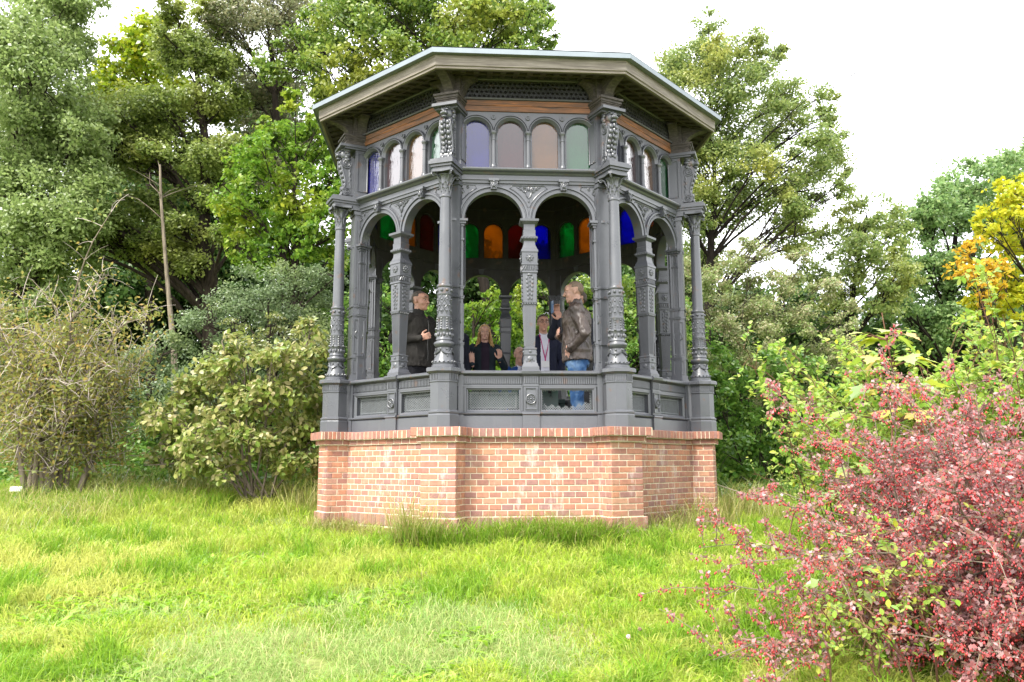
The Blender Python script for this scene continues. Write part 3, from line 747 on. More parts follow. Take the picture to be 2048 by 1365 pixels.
for k in range(3): mcs.ball((-.032+.032*k,-2.205,3.60-.012*(k == 1)),(.018,.016,.026),8,5)
CORNER['scroll_console'] = console = mcs.build('scroll_console', IRON, None, 40)
ml = MB(); LZ = 4.068; LY = -2.205
ml.ball((0,LY+.035,LZ),(.062,.07,.066),14,10); ml.ball((0,LY-.032,LZ-.012),(.036,.045,.028),12,8); ml.ball((0,LY-.035,LZ-.052),(.026,.03,.014),10,6)
ml.ball((0,LY-.068,LZ+.004),(.015,.012,.010),8,5); ml.tube([(0,LY-.065,LZ+.006),(0,LY-.01,LZ+.036)],[.012,.018],8)
for sg in (-1,1):
    ml.ball((sg*.024,LY-.030,LZ+.026),(.018,.016,.010),8,5); ml.ball((sg*.022,LY-.052,LZ-.018),(.017,.02,.016),8,5); ml.ball((sg*.05,LY+.02,LZ+.05),(.015,.012,.018),8,5)
    for k in range(7):
        a = R(-80+k*27); ml.ball((sg*(.058+.012*math.cos(a)),LY+.045+.015*(k%2),LZ+.062*math.sin(a)-.012),(.016,.03,.022),7,5)
for k in range(5): ml.ball((-.04+.02*k,LY+.01,LZ+.066-.006*abs(k-2)),(.014,.03,.014),7,5); ml.ball((-.036+.018*k,LY+.01,LZ-.072-.012*(2-abs(k-2))),(.012,.02,.026),7,5)
LION = ml.build('lion_head', IRON, console, 60)
# timber bracket under the eaves
mt = MB()
for (h, o, z0, z1) in ((.120,2.20,4.1655,4.195),(.112,2.185,4.195,4.222),(.118,2.195,4.222,4.236),(.126,2.205,4.236,4.262),(.135,2.22,4.262,4.285)): mt.box(-h,h,-o,-1.93,z0,z1)
mt.box(-.105,.105,-2.10,-1.93,4.286,4.52)
pts = [(-2.10,4.285)]+[(-2.40+.27*math.cos(R(a)), 4.285+.155*math.sin(R(a))) for a in range(0,91,10)]+[(-2.40,4.475),(-2.10,4.50)]
mt.prism(pts, -.05,.05,'x')
for sg in (-1,1):   # side brackets curving along the eaves
    q = [(sg*.105,4.29)]+[(sg*(.25-.145*math.cos(R(a))), 4.29+.19*math.sin(R(a))) for a in range(0,91,10)]+[(sg*.25,4.50),(sg*.105,4.52)]
    mt.prism(q, -2.06,-1.96)
CORNER['timber_bracket'] = mt.build('timber_bracket', WOOD_BR)

# inward sides take a near-black iron, the interior's shade put into the colour
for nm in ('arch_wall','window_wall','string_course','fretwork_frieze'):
    me = FACE[nm].data; me.materials.append(IRON_SHADE)
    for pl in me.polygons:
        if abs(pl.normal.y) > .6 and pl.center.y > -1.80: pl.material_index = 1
# ---- assemble: eight faces, eight corners
for k in (1,2,3,4,5,6,7,0):
    rz = k*math.pi/4
    for nm, o in FACE.items():
        c = o if k == 0 else copy_tree(o)
        c.parent = pav; c.rotation_euler = (0,0,rz)
        if nm == 'railing':
            for sg in (-1,1):
                l = link('lattice_panel', TORN_ME if (k == 0 and sg == 1) else LAT_ME, c)
                if sg < 0: l.scale = (-1,1,1)
                if k == 0 and sg == 1: l['label'] = 'lattice panel torn open, only a jagged lower strip left'
        if nm == 'arch_wall':
            for me in JAMB: link('arch_jamb', me, pav).rotation_euler = (0,0,rz)
            for x in (-AC,AC): q = link('keystone', KEY_ME, c); q.location = (x,0,0)
        if nm == 'window_wall':
            for x in (-.713,-.3565,0,.3565,.713): q = link('colonnette', COLN_ME, c); q.location = (x,-1.868,0)
            for i, x in enumerate(WC):
                q = link('stained_glass_pane', PANE[i], c); q.location = (x,0,0)
                q['label'] = ('deep blue glass pane','dark red glass pane','amber glass pane','green glass pane')[i]
    for nm, o in CORNER.items():
        c = o if k == 0 else copy_tree(o)
        c.parent = pav; c.rotation_euler = (0,0,rz+R(22.5))
def octpoly(a): return [(a/math.cos(R(22.5))*math.cos(R(22.5+45*k)), a/math.cos(R(22.5))*math.sin(R(22.5+45*k))) for k in range(8)]
q = MB(); q.prism(octpoly(1.80), .60,.84,'z'); q.build('pavilion_floor', FLOOR, pav)
q = MB(); q.prism(octpoly(1.90), 4.60,4.612,'z'); q.build('pavilion_ceiling', CEIL, pav)
q = MB(); P8 = octpoly(2.355); q.add([(x,y,4.612) for x, y in P8]+[(0,0,5.0)], [(i,(i+1)%8,8) for i in range(8)]+[tuple(range(7,-1,-1))]); q.build('zinc_roof', ZINC, pav)
# ---------------------------------------------------------------- people and benches inside
def skinmat(name, col):
    m, t, N, fin = mat(name); tc = N('TexCoord'); n = N('TexNoise', Vector=tc.outputs['Object'], Scale=22., Detail=4.)
    c = ramp(N, n.outputs['Fac'], [(.3, tuple(q*.85 for q in col)), (.7, (min(1,col[0]*1.12), col[1]*1.02, col[2]*1.0))])
    p = N('BsdfPrincipled', Base__Color=c, Roughness=.5); p.inputs['Specular IOR Level'].default_value = .4
    fin(p.outputs[0]); return m
SKIN = skinmat('skin', (.47,.27,.20)); SKIN_P = skinmat('pale_skin', (.52,.32,.25)); LIPS = simple('lips', (.38,.15,.13), .45, .1)
EYEW = simple('eye_white', (.42,.38,.35), .3, .02); IRIS = simple('iris', (.03,.025,.02), .2, .1); SHOE = simple('black_shoe', (.015,.015,.016), .35, .1)
def cloth(name, col, rough=.85, bump=.25, scale=220, var=.12): return simple(name, col, rough, var, scale, bump, 0, .25)
def capsule(mb, a, b, r0, r1, seg=12):
    a = Vector(a); b = Vector(b); d = (b-a).normalized(); pts = []; rad = []
    for t in (-.98,-.8,-.45): pts.append(a+d*(t*r0)); rad.append(r0*math.sqrt(1-t*t))
    pts.append(a); rad.append(r0); pts.append((a+b)/2); rad.append((r0+r1)/2); pts.append(b); rad.append(r1)
    for t in (.45,.8,.98): pts.append(b+d*(t*r1)); rad.append(r1*math.sqrt(1-t*t))
    mb.tube(pts, rad, seg)
def chain(mb, pts, rad, seg=12):
    for i in range(len(pts)-1): capsule(mb, pts[i], pts[i+1], rad[i], rad[i+1], seg)
def loft(mb, rings, seg=24):
    """rings of (centre, rx, ry): closed body of elliptic sections, squarish a little"""
    V = []; F = []
    for c, a, b in rings:
        for k in range(seg):
            t = 2*math.pi*k/seg; ct, st = math.cos(t), math.sin(t); e = .88
            V.append((c[0]+a*math.copysign(abs(ct)**e, ct), c[1]+b*math.copysign(abs(st)**e, st), c[2]))
    for i in range(len(rings)-1):
        for k in range(seg): F.append((i*seg+k, i*seg+(k+1)%seg, (i+1)*seg+(k+1)%seg, (i+1)*seg+k))
    F.append(tuple(range(seg-1,-1,-1))); F.append(tuple((len(rings)-1)*seg+k for k in range(seg))); mb.add(V, F)
def fuse(mb, name, m, parent, vox, smooth=3, wr=0, wscale=9., wstretch=(1,1,1)):
    """merge the overlapping closed pieces into one continuous skin"""
    o = mb.build('tmp', m); r = o.modifiers.new('r','REMESH'); r.mode = 'VOXEL'; r.voxel_size = vox
    s = o.modifiers.new('s','SMOOTH'); s.iterations = smooth; s.factor = .5
    dg = bpy.context.evaluated_depsgraph_get(); me = bpy.data.meshes.new_from_object(o.evaluated_get(dg)); bpy.data.objects.remove(o)
    if wr:
        n = len(me.vertices); co = np.empty(n*3); me.vertices.foreach_get('co', co); co = co.reshape(-1,3); no = np.empty(n*3); me.vertex_normals.foreach_get('vector', no); no = no.reshape(-1,3)
        q = [mnoise.fractal(Vector((p[0]*wscale*wstretch[0]+3.1, p[1]*wscale*wstretch[1], p[2]*wscale*wstretch[2])), 1.0, 2.1, 3) for p in co]
        rd = 1-np.abs(np.clip(np.array(q)*1.6,-1,1)); me.vertices.foreach_set('co', (co+no*((rd**2-.45)*wr)[:,None]).ravel())
    me.materials.clear(); me.materials.append(m); me.name = name; me.shade_smooth(); me.update(); return link(name, me, parent)
def hand(mb, w, d, nrm, side, k, curl=.35, spread=.12, thumb=.8):
    """w wrist, d towards the fingers, nrm out of the palm, side towards the thumb; five separate fingers"""
    w = Vector(w); d = Vector(d).normalized(); nrm = Vector(nrm); nrm = (nrm-d*nrm.dot(d)).normalized(); s = d.cross(nrm)
    if s.dot(Vector(side)) < 0: s = -s
    capsule(mb, w-d*.03*k, w+d*.02*k, .025*k, .024*k, 10)
    for q in (-.0285,-.0095,.0095,.0285): capsule(mb, w+d*.015*k+s*q*.6*k, w+d*.085*k+s*q*k, .0145*k, .0125*k, 8)
    L = {.0285:.078,.0095:.086,-.0095:.080,-.0285:.062}
    for q, ln in L.items():
        p = w+d*.088*k+s*q*k; c = 0; dd = d+s*q*spread*14
        for f_, r0, r1 in ((.46,.0092,.0086),(.30,.0086,.0080),(.24,.0080,.0070)):
            c += curl*(.7 if c == 0 else 1.0); v = (dd.normalized()*math.cos(c)+nrm*math.sin(c)); e = p+v*ln*f_*k; capsule(mb, p, e, r0*k, r1*k, 8); p = e
    t0 = w+d*.022*k+s*.026*k; t1 = t0+(d*.55+s*.75*thumb+nrm*.25).normalized()*.042*k; t2 = t1+(d*.85+s*.35*thumb+nrm*.30).normalized()*.030*k; t3 = t2+(d*.95+s*.15*thumb+nrm*.3).normalized()*.024*k
    chain(mb, [t0,t1,t2,t3], [.0145*k,.012*k,.0105*k,.009*k], 8)
def rotz(v, a): c, s = math.cos(a), math.sin(a); return Vector((v[0]*c-v[1]*s, v[0]*s+v[1]*c, v[2]))
def person(label, loc, yaw, H, arms, head_yaw=0., head_tilt=0., skin=None, hair=None, hair_style='short', top=None, top_kind='jacket', shirt=None, pants=None, fat=1.0, seated=False, hem=.86, glasses=False, vis_legs=True, group='people in the pavilion', top_wr=.010, girth=1.0, spread=.14):
    """arms: {'R':(elbow, wrist, fingers dir, palm normal, thumb side, curl), 'L':...} in the person's frame for a height of 1.75 m; the person faces -y"""
    k = H/1.75; root = empty('person', loc, yaw); tag(root, label, 'person', group); skin = skin or SKIN
    sh = {'R':Vector((-.185,0,1.415)), 'L':Vector((.185,0,1.415))}; dz = -.43 if seated else 0
    def S(v): v = Vector(v); return Vector((v.x*k, v.y*k, (v.z+dz)*k))
    bm_ = MB()
    # torso and neck
    tor = [(.86,.10,.075),(.90,.150,.105),(.97,.165,.115),(1.05,.152,.108),(1.12,.145,.103),(1.22,.158,.112),(1.32,.172,.118),(1.40,.168,.105),(1.45,.12,.08),(1.475,.07,.06)]
    loft(bm_, [(S((0,.005,z)), a*fat*k, b*fat*k) for z, a, b in tor])
    HC = S((0,-.025,1.642)); capsule(bm_, S((0,.008,1.44)), S((0,-.008,1.60)), .060*k, .056*k, 14)
    # head in its own frame
    def Hd(p):
        v = Vector(p)*k; c, s = math.cos(head_tilt), math.sin(head_tilt); v = Vector((v.x, v.y*c-v.z*s, v.y*s+v.z*c)); return HC+rotz(v, head_yaw)
    def hb(c, r, nu=16, nv=12): bm_.ball(c, r, nu, nv, Hd)
    hb((0,.018,.035),(.076,.094,.086),20,14); hb((0,-.025,-.02),(.064,.070,.090)); hb((0,-.038,-.078),(.048,.048,.040)); hb((0,-.072,-.098),(.022,.018,.018)); hb((0,-.06,.045),(.058,.038,.045))
    for sg in (-1,1):
        hb((sg*.036,-.066,-.032),(.026,.022,.026)); hb((sg*.077,.014,-.008),(.009,.017,.028),10,8); capsule(bm_, Hd((sg*.012,-.092,.030)), Hd((sg*.050,-.076,.026)), .011*k, .010*k, 8); hb((sg*.012,-.104,-.034),(.010,.012,.009),8,6)
    capsule(bm_, Hd((0,-.090,.018)), Hd((0,-.114,-.028)), .010*k, .013*k, 10); capsule(bm_, Hd((-.018,-.083,-.060)), Hd((.018,-.083,-.060)), .009*k, .009*k, 8); capsule(bm_, Hd((-.015,-.082,-.072)), Hd((.015,-.082,-.072)), .009*k, .009*k, 8)
    for sd_, (el, wr, fd, pn, ts, cu) in arms.items():
        chain(bm_, [S(sh[sd_]), S(el), S(wr)], [.050*k*fat,.040*k,.027*k]); hand(bm_, S(wr), fd, pn, ts, k, cu, spread=spread)
    # legs
    hips = {'R':Vector((-.088,.005,.93)), 'L':Vector((.088,.005,.93))}; legs = {}
    for sd_, sg in (('R',-1),('L',1)):
        if seated: legs[sd_] = [hips[sd_], Vector((sg*.12,-.42,.93)), Vector((sg*.11,-.40,.52)), Vector((sg*.12,-.53,.49))]
        else: legs[sd_] = [hips[sd_], Vector((sg*.10,-.01,.50)), Vector((sg*.105,.03,.085)), Vector((sg*.125,-.12,.05))]
        chain(bm_, [S(p) for p in legs[sd_]], [.082*k*fat,.055*k,.037*k,.032*k])
    fuse(bm_, 'body', skin, root, .0062*k, 2)
    # face details
    ew = MB(); ei = MB(); br = MB()
    for sg in (-1,1):
        ew.ball((sg*.031,-.0865,.006),(.0125,.0066,.0058),10,7,Hd); ei.ball((sg*.031,-.0920,.006),(.0062,.0032,.0058),8,6,Hd)
        br.tube([Hd((sg*.012,-.1035,.032)),Hd((sg*.032,-.0995,.038)),Hd((sg*.053,-.085,.031))],[.0032*k,.0042*k,.0025*k],6)
    ew.build('eyes', EYEW, root, 180); ei.build('irises', IRIS, root, 180)
    lp = MB(); lp.tube([Hd((-.023,-.0855,-.064)),Hd((-.010,-.0915,-.0615)),Hd((0,-.0920,-.063)),Hd((.010,-.0915,-.0615)),Hd((.023,-.0855,-.064))],[.002*k,.0036*k,.0038*k,.0036*k,.002*k],6); lp.tube([Hd((-.019,-.0850,-.069)),Hd((0,-.0905,-.0725)),Hd((.019,-.0850,-.069))],[.002*k,.0044*k,.002*k],6); lp.build('lips', LIPS, root, 180)
    if hair:
        br.build('eyebrows', hair, root, 180); hm = MB(); nu, nv = 40, 26
        V = []; F = []
        for j in range(nv+1):
            ph = -math.pi/2+math.pi*j/nv
            for i in range(nu):
                th = 2*math.pi*i/nu; x, y, z = math.cos(ph)*math.cos(th), math.cos(ph)*math.sin(th), math.sin(ph)
                f = -y        # forward
                line = .50+.38*max(0,f-.55)/.45 if f > .35 else (-.02 if f > -.05 else -.02-.75*min(1,(-f-.05)/.6))
                if abs(x) > .72 and f > -.35: line = max(line, .12)
                if hair_style == 'bald': line = .55 if f > .3 else line*.6+.1
                if hair_style == 'bald' and z > .25: line = 9
                in_ = z < line; th_ = 1.0+(.085 if hair_style != 'crop' else .045)+.02*mnoise.noise(Vector((x*5,y*5,z*5)))
                if in_: th_ = .90
                elif z-line < .12: th_ = .97+(th_-.97)*((z-line)/.12)
                V.append(Hd((x*.077*th_, .018+y*.096*th_, .035+z*.088*th_)))
        for j in range(nv):
            for i in range(nu): F.append((j*nu+i, j*nu+(i+1)%nu, (j+1)*nu+(i+1)%nu, (j+1)*nu+i))
        hm.add(V, F)
        if hair_style == 'long':
            r2 = random.Random(4)
            for sg in (-1,1):
                for q in range(20):
                    a = .25+.75*q/19; x0 = sg*(.020+.052*a); y0 = -.045+.10*a; dx = r2.uniform(-.012,.012)
                    hm.tube([Hd((x0*.55,y0*.7-.0,.116-.012*a)),Hd((x0*1.05,y0-.02,.085-.03*a)),Hd((sg*(.078+.006*a)+dx*.4,y0+.006,.0)),Hd((sg*(.088+.008*a)+dx,y0+.018,-.09)),Hd((sg*(.098+.010*a)+dx*1.5,y0+.01-.03*(1-a),-.17)),Hd((sg*(.112+.020*a)+dx*3,y0-.045*(1-a),-.205-.05*r2.random()))],[.010*k,.013*k,.014*k,.013*k,.011*k,.004*k],6)
            for q in range(16):
                x0 = -.08+.16*q/15; hm.tube([Hd((x0*.6,.09,.09)),Hd((x0,.108,.0)),Hd((x0*1.1,.10,-.10)),Hd((x0*1.2,.095,-.22))],[.015*k,.018*k,.018*k,.006*k],6)
        hm.build('hair', hair, root, 180)
    if glasses:
        gm = MB(); 
        for sg in (-1,1):
            gm.tube([Hd((sg*.033+.024*math.cos(2*math.pi*q/18),-.104,.006+.019*math.sin(2*math.pi*q/18))) for q in range(19)], .0022*k, 5, False); gm.tube([Hd((sg*.057,-.103,.010)),Hd((sg*.080,-.05,.012)),Hd((sg*.083,.015,.010))], .0022*k, 5)
        gm.tube([Hd((-.010,-.108,.010)),Hd((0,-.112,.013)),Hd((.010,-.108,.010))], .002*k, 5); gm.build('glasses', simple('dark_frame',(.02,.018,.017),.3), root)
    # clothes: shells round the same limbs
    if shirt:
        s = MB(); loft(s, [(S((0,-.002,z)), (a*fat+.008)*k, (b*fat+.010)*k) for z, a, b in tor[1:8]]+[(S((0,.0,1.455)),.105*k,.078*k),(S((0,0,1.49)),.066*k,.063*k)]); fuse(s, 'shirt', shirt, root, .007*k, 3, .004, 12)
    if top:
        s = MB(); q = .024*girth; op = top_kind == 'open'
        rings = [(hem,.158*fat+q,.113*fat+q)]+[(z,a*fat+q+(.012 if z < 1.2 else .004),b*fat+q+(.008 if z < 1.2 else 0)) for z,a,b in tor[1:8] if z > hem+.02]
        loft(s, [(S((0,.004,z)), a*k, b*k) for z, a, b in rings]+[(S((0,.006,1.455)),.125*k,.088*k),(S((0,.006,1.485)),.082*k,.075*k)])
        for sd_, (el, wr, *_r) in arms.items():
            e, w_ = Vector(el), Vector(wr); cuff = w_-(w_-e).normalized()*.012; chain(s, [S(sh[sd_]+Vector((-.012*(1 if sd_ == 'L' else -1),0,-.005))), S(el), S(cuff)], [.076*k*fat,.060*k,.043*k], 16)
            capsule(s, S(cuff-(w_-e).normalized()*.03), S(cuff), .044*k, .044*k)
        if top_kind in ('bomber','jacket'):
            loft(s, [(S((0,.004,hem-.045)),(.160*fat+q+.006)*k,(.114*fat+q+.008)*k),(S((0,.004,hem+.03)),(.162*fat+q+.004)*k,(.116*fat+q+.006)*k)])
            capsule(s, S((0,.012,1.46)), S((0,.004,1.515)), .080*k, .071*k, 18)
        jk = fuse(s, 'jacket', top, root, .0085*k, 3, top_wr, 8.5, (1,1,.55))
        if op:      # shirt front shows between the open edges of the jacket
            mf_ = MB(); fr = lambda x, z: -(np.interp(z,[t[0] for t in tor],[t[2] for t in tor])*fat+q+.012)*math.sqrt(max(.05,1-(x/(.16*fat+q+.01))**2))-.012
            zs_ = np.linspace(.88,1.475,14); V = []; F = []
            for z in zs_:
                wd_ = np.interp(z,[.88,1.1,1.42,1.475],[.058,.058,.058,.040])
                for x in (-wd_,-wd_*.5,0,wd_*.5,wd_): V.append(S((x, fr(x,z)-(.006 if z < 1.4 else -.018*(z-1.4)/.075), z)))
            for i in range(13):
                for j in range(4): F.append((i*5+j,i*5+j+1,i*5+6+j,i*5+5+j))
            n0 = len(V); V += [v+Vector((0,.03,0)) for v in V]; F += [tuple(n0+a for a in reversed(f)) for f in F]; mf_.add(V, F); mf_.build('shirt_front', shirt, root, 60)
            cm = MB()
            for sg in (-1,1): cm.prism([(0,0),(sg*.055,.045),(sg*.060,.075),(sg*.01,.035)], 0,.012, 'y', lambda p: S((p[0]+0*sg, -.088+p[1]+abs(p[0])*.35, 1.432+p[2])))
            cm.build('collar', shirt, root)
        elif top_kind in ('bomber','jacket'):
            zp = MB(); zp.tube([S((.0,-(np.interp(z,[t[0] for t in tor],[t[2] for t in tor])*fat+q+.012),z)) for z in np.linspace(hem-.03,1.40,9)],.004*k,5); zp.build('zip', simple('zip_metal',(.06,.06,.06),.4), root)
    if pants:
        s = MB(); loft(s, [(S((0,.004,.80)),.150*fat*k,.112*fat*k),(S((0,.004,.90)),(.158*fat+.012)*k,(.113*fat+.014)*k),(S((0,.004,.985)),(.162*fat+.010)*k,(.113*fat+.012)*k),(S((0,.004,1.03)),(.155*fat+.008)*k,(.108*fat+.010)*k)])
        for sd_ in legs: p = legs[sd_]; chain(s, [S(p[0]), S(p[1]), S(p[2]+Vector((0,0,.03)))], [.099*k*fat,.078*k,.060*k], 16)
        fuse(s, 'trousers', pants, root, .0095*k, 3, .010, 8, (1,1,.6))
    sm = MB()
    for sd_ in legs:
        a, b = S(legs[sd_][2]), S(legs[sd_][3]); capsule(sm, a+Vector((0,.03,-.035)), b+Vector((0,-.03,-.01)), .046*k, .040*k, 12)
    fuse(sm, 'shoes', SHOE, root, .010, 2)
    return root, S, Hd
FL = .84
HAIR_G = simple('greying_hair', (.085,.066,.055), .7, .3, 90, .5); HAIR_S = simple('sandy_grey_hair', (.21,.15,.11), .7, .3, 90, .5); HAIR_B = simple('dark_blond_hair', (.50,.30,.12), .5, .35, 70, .5); HAIR_D = simple('dark_brown_hair', (.07,.05,.04), .6, .3, 90, .5)
BLK = cloth('charcoal_jacket_cloth', (.022,.020,.018), .8); NAVY = cloth('navy_blazer_cloth', (.016,.019,.042), .8); NAVY2 = cloth('dark_navy_cloth', (.012,.014,.024), .85); TEAL = cloth('dark_teal_jacket_cloth', (.012,.022,.030), .7)
BLKP = cloth('black_trouser_cloth', (.010,.010,.013), .9); GREYP = cloth('charcoal_trouser_cloth', (.030,.030,.032), .9); ROYAL = cloth('royal_blue_cloth', (.020,.075,.30), .8)
WHITE = cloth('white_shirt_cloth', (.66,.66,.76), .8); AUB = cloth('dark_aubergine_jumper', (.022,.014,.026), .9); STRIPE = cloth('pale_striped_collar', (.40,.42,.56), .8, .25, 60, .35)
m, t, N, fin = mat('brown_leather'); tc = N('TexCoord'); n1 = N('TexNoise', Vector=tc.outputs['Object'], Scale=9., Detail=7.); n2 = N('TexVoronoi', Vector=tc.outputs['Object'], Scale=140.)
c = ramp(N, n1.outputs['Fac'], [(.3,(.042,.031,.028)),(.6,(.085,.064,.056)),(.75,(.16,.125,.11))]); p = N('BsdfPrincipled', Base__Color=c, Roughness=.38); b = N('Bump', Height=n1.outputs['Fac'], Strength=.5, Distance=.02); t.links.new(b.outputs[0], p.inputs['Normal']); fin(p.outputs[0]); LEATHER = m
m, t, N, fin = mat('blue_jeans'); tc = N('TexCoord'); n1 = N('TexNoise', Vector=tc.outputs['Object'], Scale=7., Detail=5.); n2 = N('TexNoise', Vector=tc.outputs['Object'], Scale=300.)
c = ramp(N, n1.outputs['Fac'], [(.35,(.010,.035,.11)),(.52,(.022,.085,.22)),(.68,(.13,.22,.36))]); p = N('BsdfPrincipled', Base__Color=c, Roughness=.85); b = N('Bump', Height=n2.outputs['Fac'], Strength=.2, Distance=.003); t.links.new(b.outputs[0], p.inputs['Normal']); fin(p.outputs[0]); JEANS = m
DOWN = lambda sg: ((sg*.235,.03,1.13),(sg*.225,-.05,.88),(0,-.1,-1),(-sg,0,0),(0,-1,0),.3)
POCK = lambda sg: ((sg*.275,.06,1.13),(sg*.20,-.10,.93),(-sg*.3,-.1,-1),(0,.5,.2),(0,-1,.2),.5)

# man on the left, one hand raised
x = at(838,600,-.1)[0]
person('man in a dark bomber jacket smiling and raising one hand, beside the left pillar', (x,-.1,FL), R(48), 1.80,
 {'R':((-.285,.13,1.17),(-.135,-.17,1.17),(.75,-.55,.35),(.3,.9,0),(.1,-.3,1),.75),'L':POCK(1)}, R(10), 0, SKIN, HAIR_G, 'crop', BLK, 'bomber', None, BLKP, 1.08, hem=.90, top_wr=.012)
# man hidden behind the front left column
x = at(901,640,1.0)[0]
person('person in a dark jacket standing mostly hidden behind the front left column', (x,1.0,FL), R(8), 1.74, {'R':DOWN(-1),'L':DOWN(1)}, 0, 0, SKIN, HAIR_D, 'short', NAVY2, 'bomber', None, BLKP, 1.12)
# woman
x = at(969,660,1.25)[0]
person('blonde woman in a dark teal jacket holding up both open hands', (x,1.25,FL), R(3), 1.63,
 {'R':((-.30,.02,1.06),(-.195,-.24,1.15),(-.12,-.15,1),(.25,.95,0),(-1,-.2,.2),.14),'L':((.32,.03,1.09),(.205,-.22,1.22),(-.05,-.35,1),(-.3,.9,0),(-1,-.3,.2),.50)}, R(-2), 0, SKIN_P, HAIR_B, 'long', TEAL, 'open', AUB, BLKP, .92, girth=.9, top_wr=.008, spread=.26)
# man with glasses
x = at(1086,650,.95)[0]
gl_root, gS, gH = person('man with glasses in a navy blazer, white shirt and pink lanyard', (x,.95,FL), R(2), 1.72, {'R':DOWN(-1),'L':((.26,.02,1.13),(.22,-.10,.90),(-.2,-.4,-1),(-1,0,0),(0,-1,0),.5)}, R(2), 0, SKIN, HAIR_D, 'short', NAVY, 'open', WHITE, BLKP, 1.05, glasses=True, top_wr=.006)
PINK = cloth('pink_lanyard_ribbon', (.42,.02,.17), .6)
q = MB()
for sg in (-1,1): q.tube([gS((sg*.062,-.085,1.475)),gS((sg*.052,-.165,1.38)),gS((sg*.030,-.178,1.26)),gS((0,-.180,1.13))], .0065, 6)
q.tube([gS((0,-.182,1.14)),gS((0,-.180,1.09))], .008, 6); ln = q.build('lanyard', PINK, gl_root)
q = MB(); q.box(-.052,.052,-.186,-.182,1.015*1.72/1.75,1.10*1.72/1.75); q.build('name_badge', simple('white_card',(.7,.7,.72),.6,.05), ln)
# person holding a phone up
p0 = at(1158,605,-.25)
ph_root, pS, pH = person('tall person in a dark jumper holding up a phone behind the leather jacket', (p0[0],-.25,FL), R(-78), 1.80,
 {'R':((-.19,-.27,1.24),(-.075,-.24,1.47),(.35,-.30,1),(.8,0,-.3),(1,-.2,.3),.55),'L':((.21,-.27,1.17),(.085,-.26,1.38),(-.3,-.25,1),(-.8,0,-.2),(-1,-.2,.3),.6)}, 0, 0, SKIN, HAIR_D, 'short', NAVY2, 'jumper', None, GREYP, 1.1, hem=.92)
Mw = Matrix.Translation((p0[0],-.25,FL)) @ Matrix.Rotation(R(-78),4,'Z')
pc = Mw @ Vector((0,-.335*1.03,1.545*1.03)); ph = empty('phone', tuple(pc), R(-78)); tag(ph, 'blue smartphone held upright in both hands', 'phone')
q = MB(); q.bbox(-.037,.037,-.0045,.0045,-.075,.075,.003); q.build('phone_case', simple('blue_phone_case',(.09,.16,.32),.35,.1), ph)
q = MB(); q.bbox(.004,.032,-.0075,-.004,.035,.07,.002)
q.build('camera_bump', simple('phone_camera',(.35,.40,.48),.3,.1), ph); q = MB()
for a, b in ((.011,.045),(.025,.045),(.018,.06)): q.ball((a,-.0078,b),(.005,.0025,.005),10,6)
q.build('lenses', simple('lens_black',(.01,.01,.012),.1), ph)
# man in the leather jacket
x = at(1152,600,-1.0)[0]
person('man in a brown leather jacket and blue jeans standing in profile', (x,-1.0,FL), R(-98), 1.735,
 {'L':((.295,.09,1.13),(.205,-.10,.965),(-.55,-.05,-.8),(-.5,.6,0),(0,-1,0),.3),'R':((-.27,-.06,1.13),(-.115,-.205,1.16),(.9,-.12,.2),(0,1,0),(0,-.3,1),.35)}, R(-4), R(4), SKIN_P, HAIR_S, 'crop', LEATHER, 'bomber', WHITE, JEANS, 1.16, hem=.90, top_wr=.016)
# person with glasses half hidden by the column
x = at(1189,670,.7)[0]
person('person with glasses in a dark jacket half hidden by the front right pier', (x,.7,FL), R(-30), 1.62, {'R':DOWN(-1),'L':DOWN(1)}, R(-12), 0, SKIN, HAIR_D, 'short', NAVY2, 'bomber', None, BLKP, 1.05, glasses=True)
# bald man sitting at the back
x = at(1039,722,1.32)[0]
person('bald man in a royal blue jacket sitting low beside the front pillar', (x,1.32,FL+.02), R(12), 1.74, {'R':((-.25,.0,1.15),(-.16,-.28,1.02),(0,-1,-.1),(0,0,-1),(1,0,0),.3),'L':((.25,.0,1.15),(.16,-.28,1.02),(0,-1,-.1),(0,0,-1),(-1,0,0),.3)}, R(5), 0, SKIN_P, HAIR_G, 'bald', ROYAL, 'open', WHITE, GREYP, 1.0, seated=True)
# benches
GREEN = simple('dark_green_paint', (.018,.045,.040), .45, .15, 14)
def bench(label, loc, rz, L, slots=True):
    root = empty('park_bench', loc, rz); tag(root, label, 'bench', 'green benches in the pavilion'); q = MB()
    for k in range(3): q.bbox(-L/2,L/2,-.22+k*.15,-.09+k*.15,.42,.45,.006)
    q.build('seat', GREEN, root); q = MB(); q.bbox(-L/2,L/2,.235,.265,.58,.645,.006); q.bbox(-L/2,L/2,.235,.265,.30,.40,.006); n = int(L/.10)
    for k in range(n+1): xx = -L/2+.035+(L-.07)*k/n; q.bbox(xx-.034,xx+.034,.238,.262,.40,.58,.004)
    q.build('backrest', GREEN, root)
    for sx in (-1,1):
        for sy in (-.18,.22): q = MB(); q.box(sx*(L/2-.10)-.025,sx*(L/2-.10)+.025,sy-.025,sy+.025,0,.419); q.build('leg', GREEN, root)
bench('dark green bench just inside the front railing, its slatted back seen through the lattice', (-.18,-1.36,FL), math.pi, .98)
bench('dark green bench at the back of the pavilion under the seated bald man', (.28,1.36,FL), 0, 1.1)
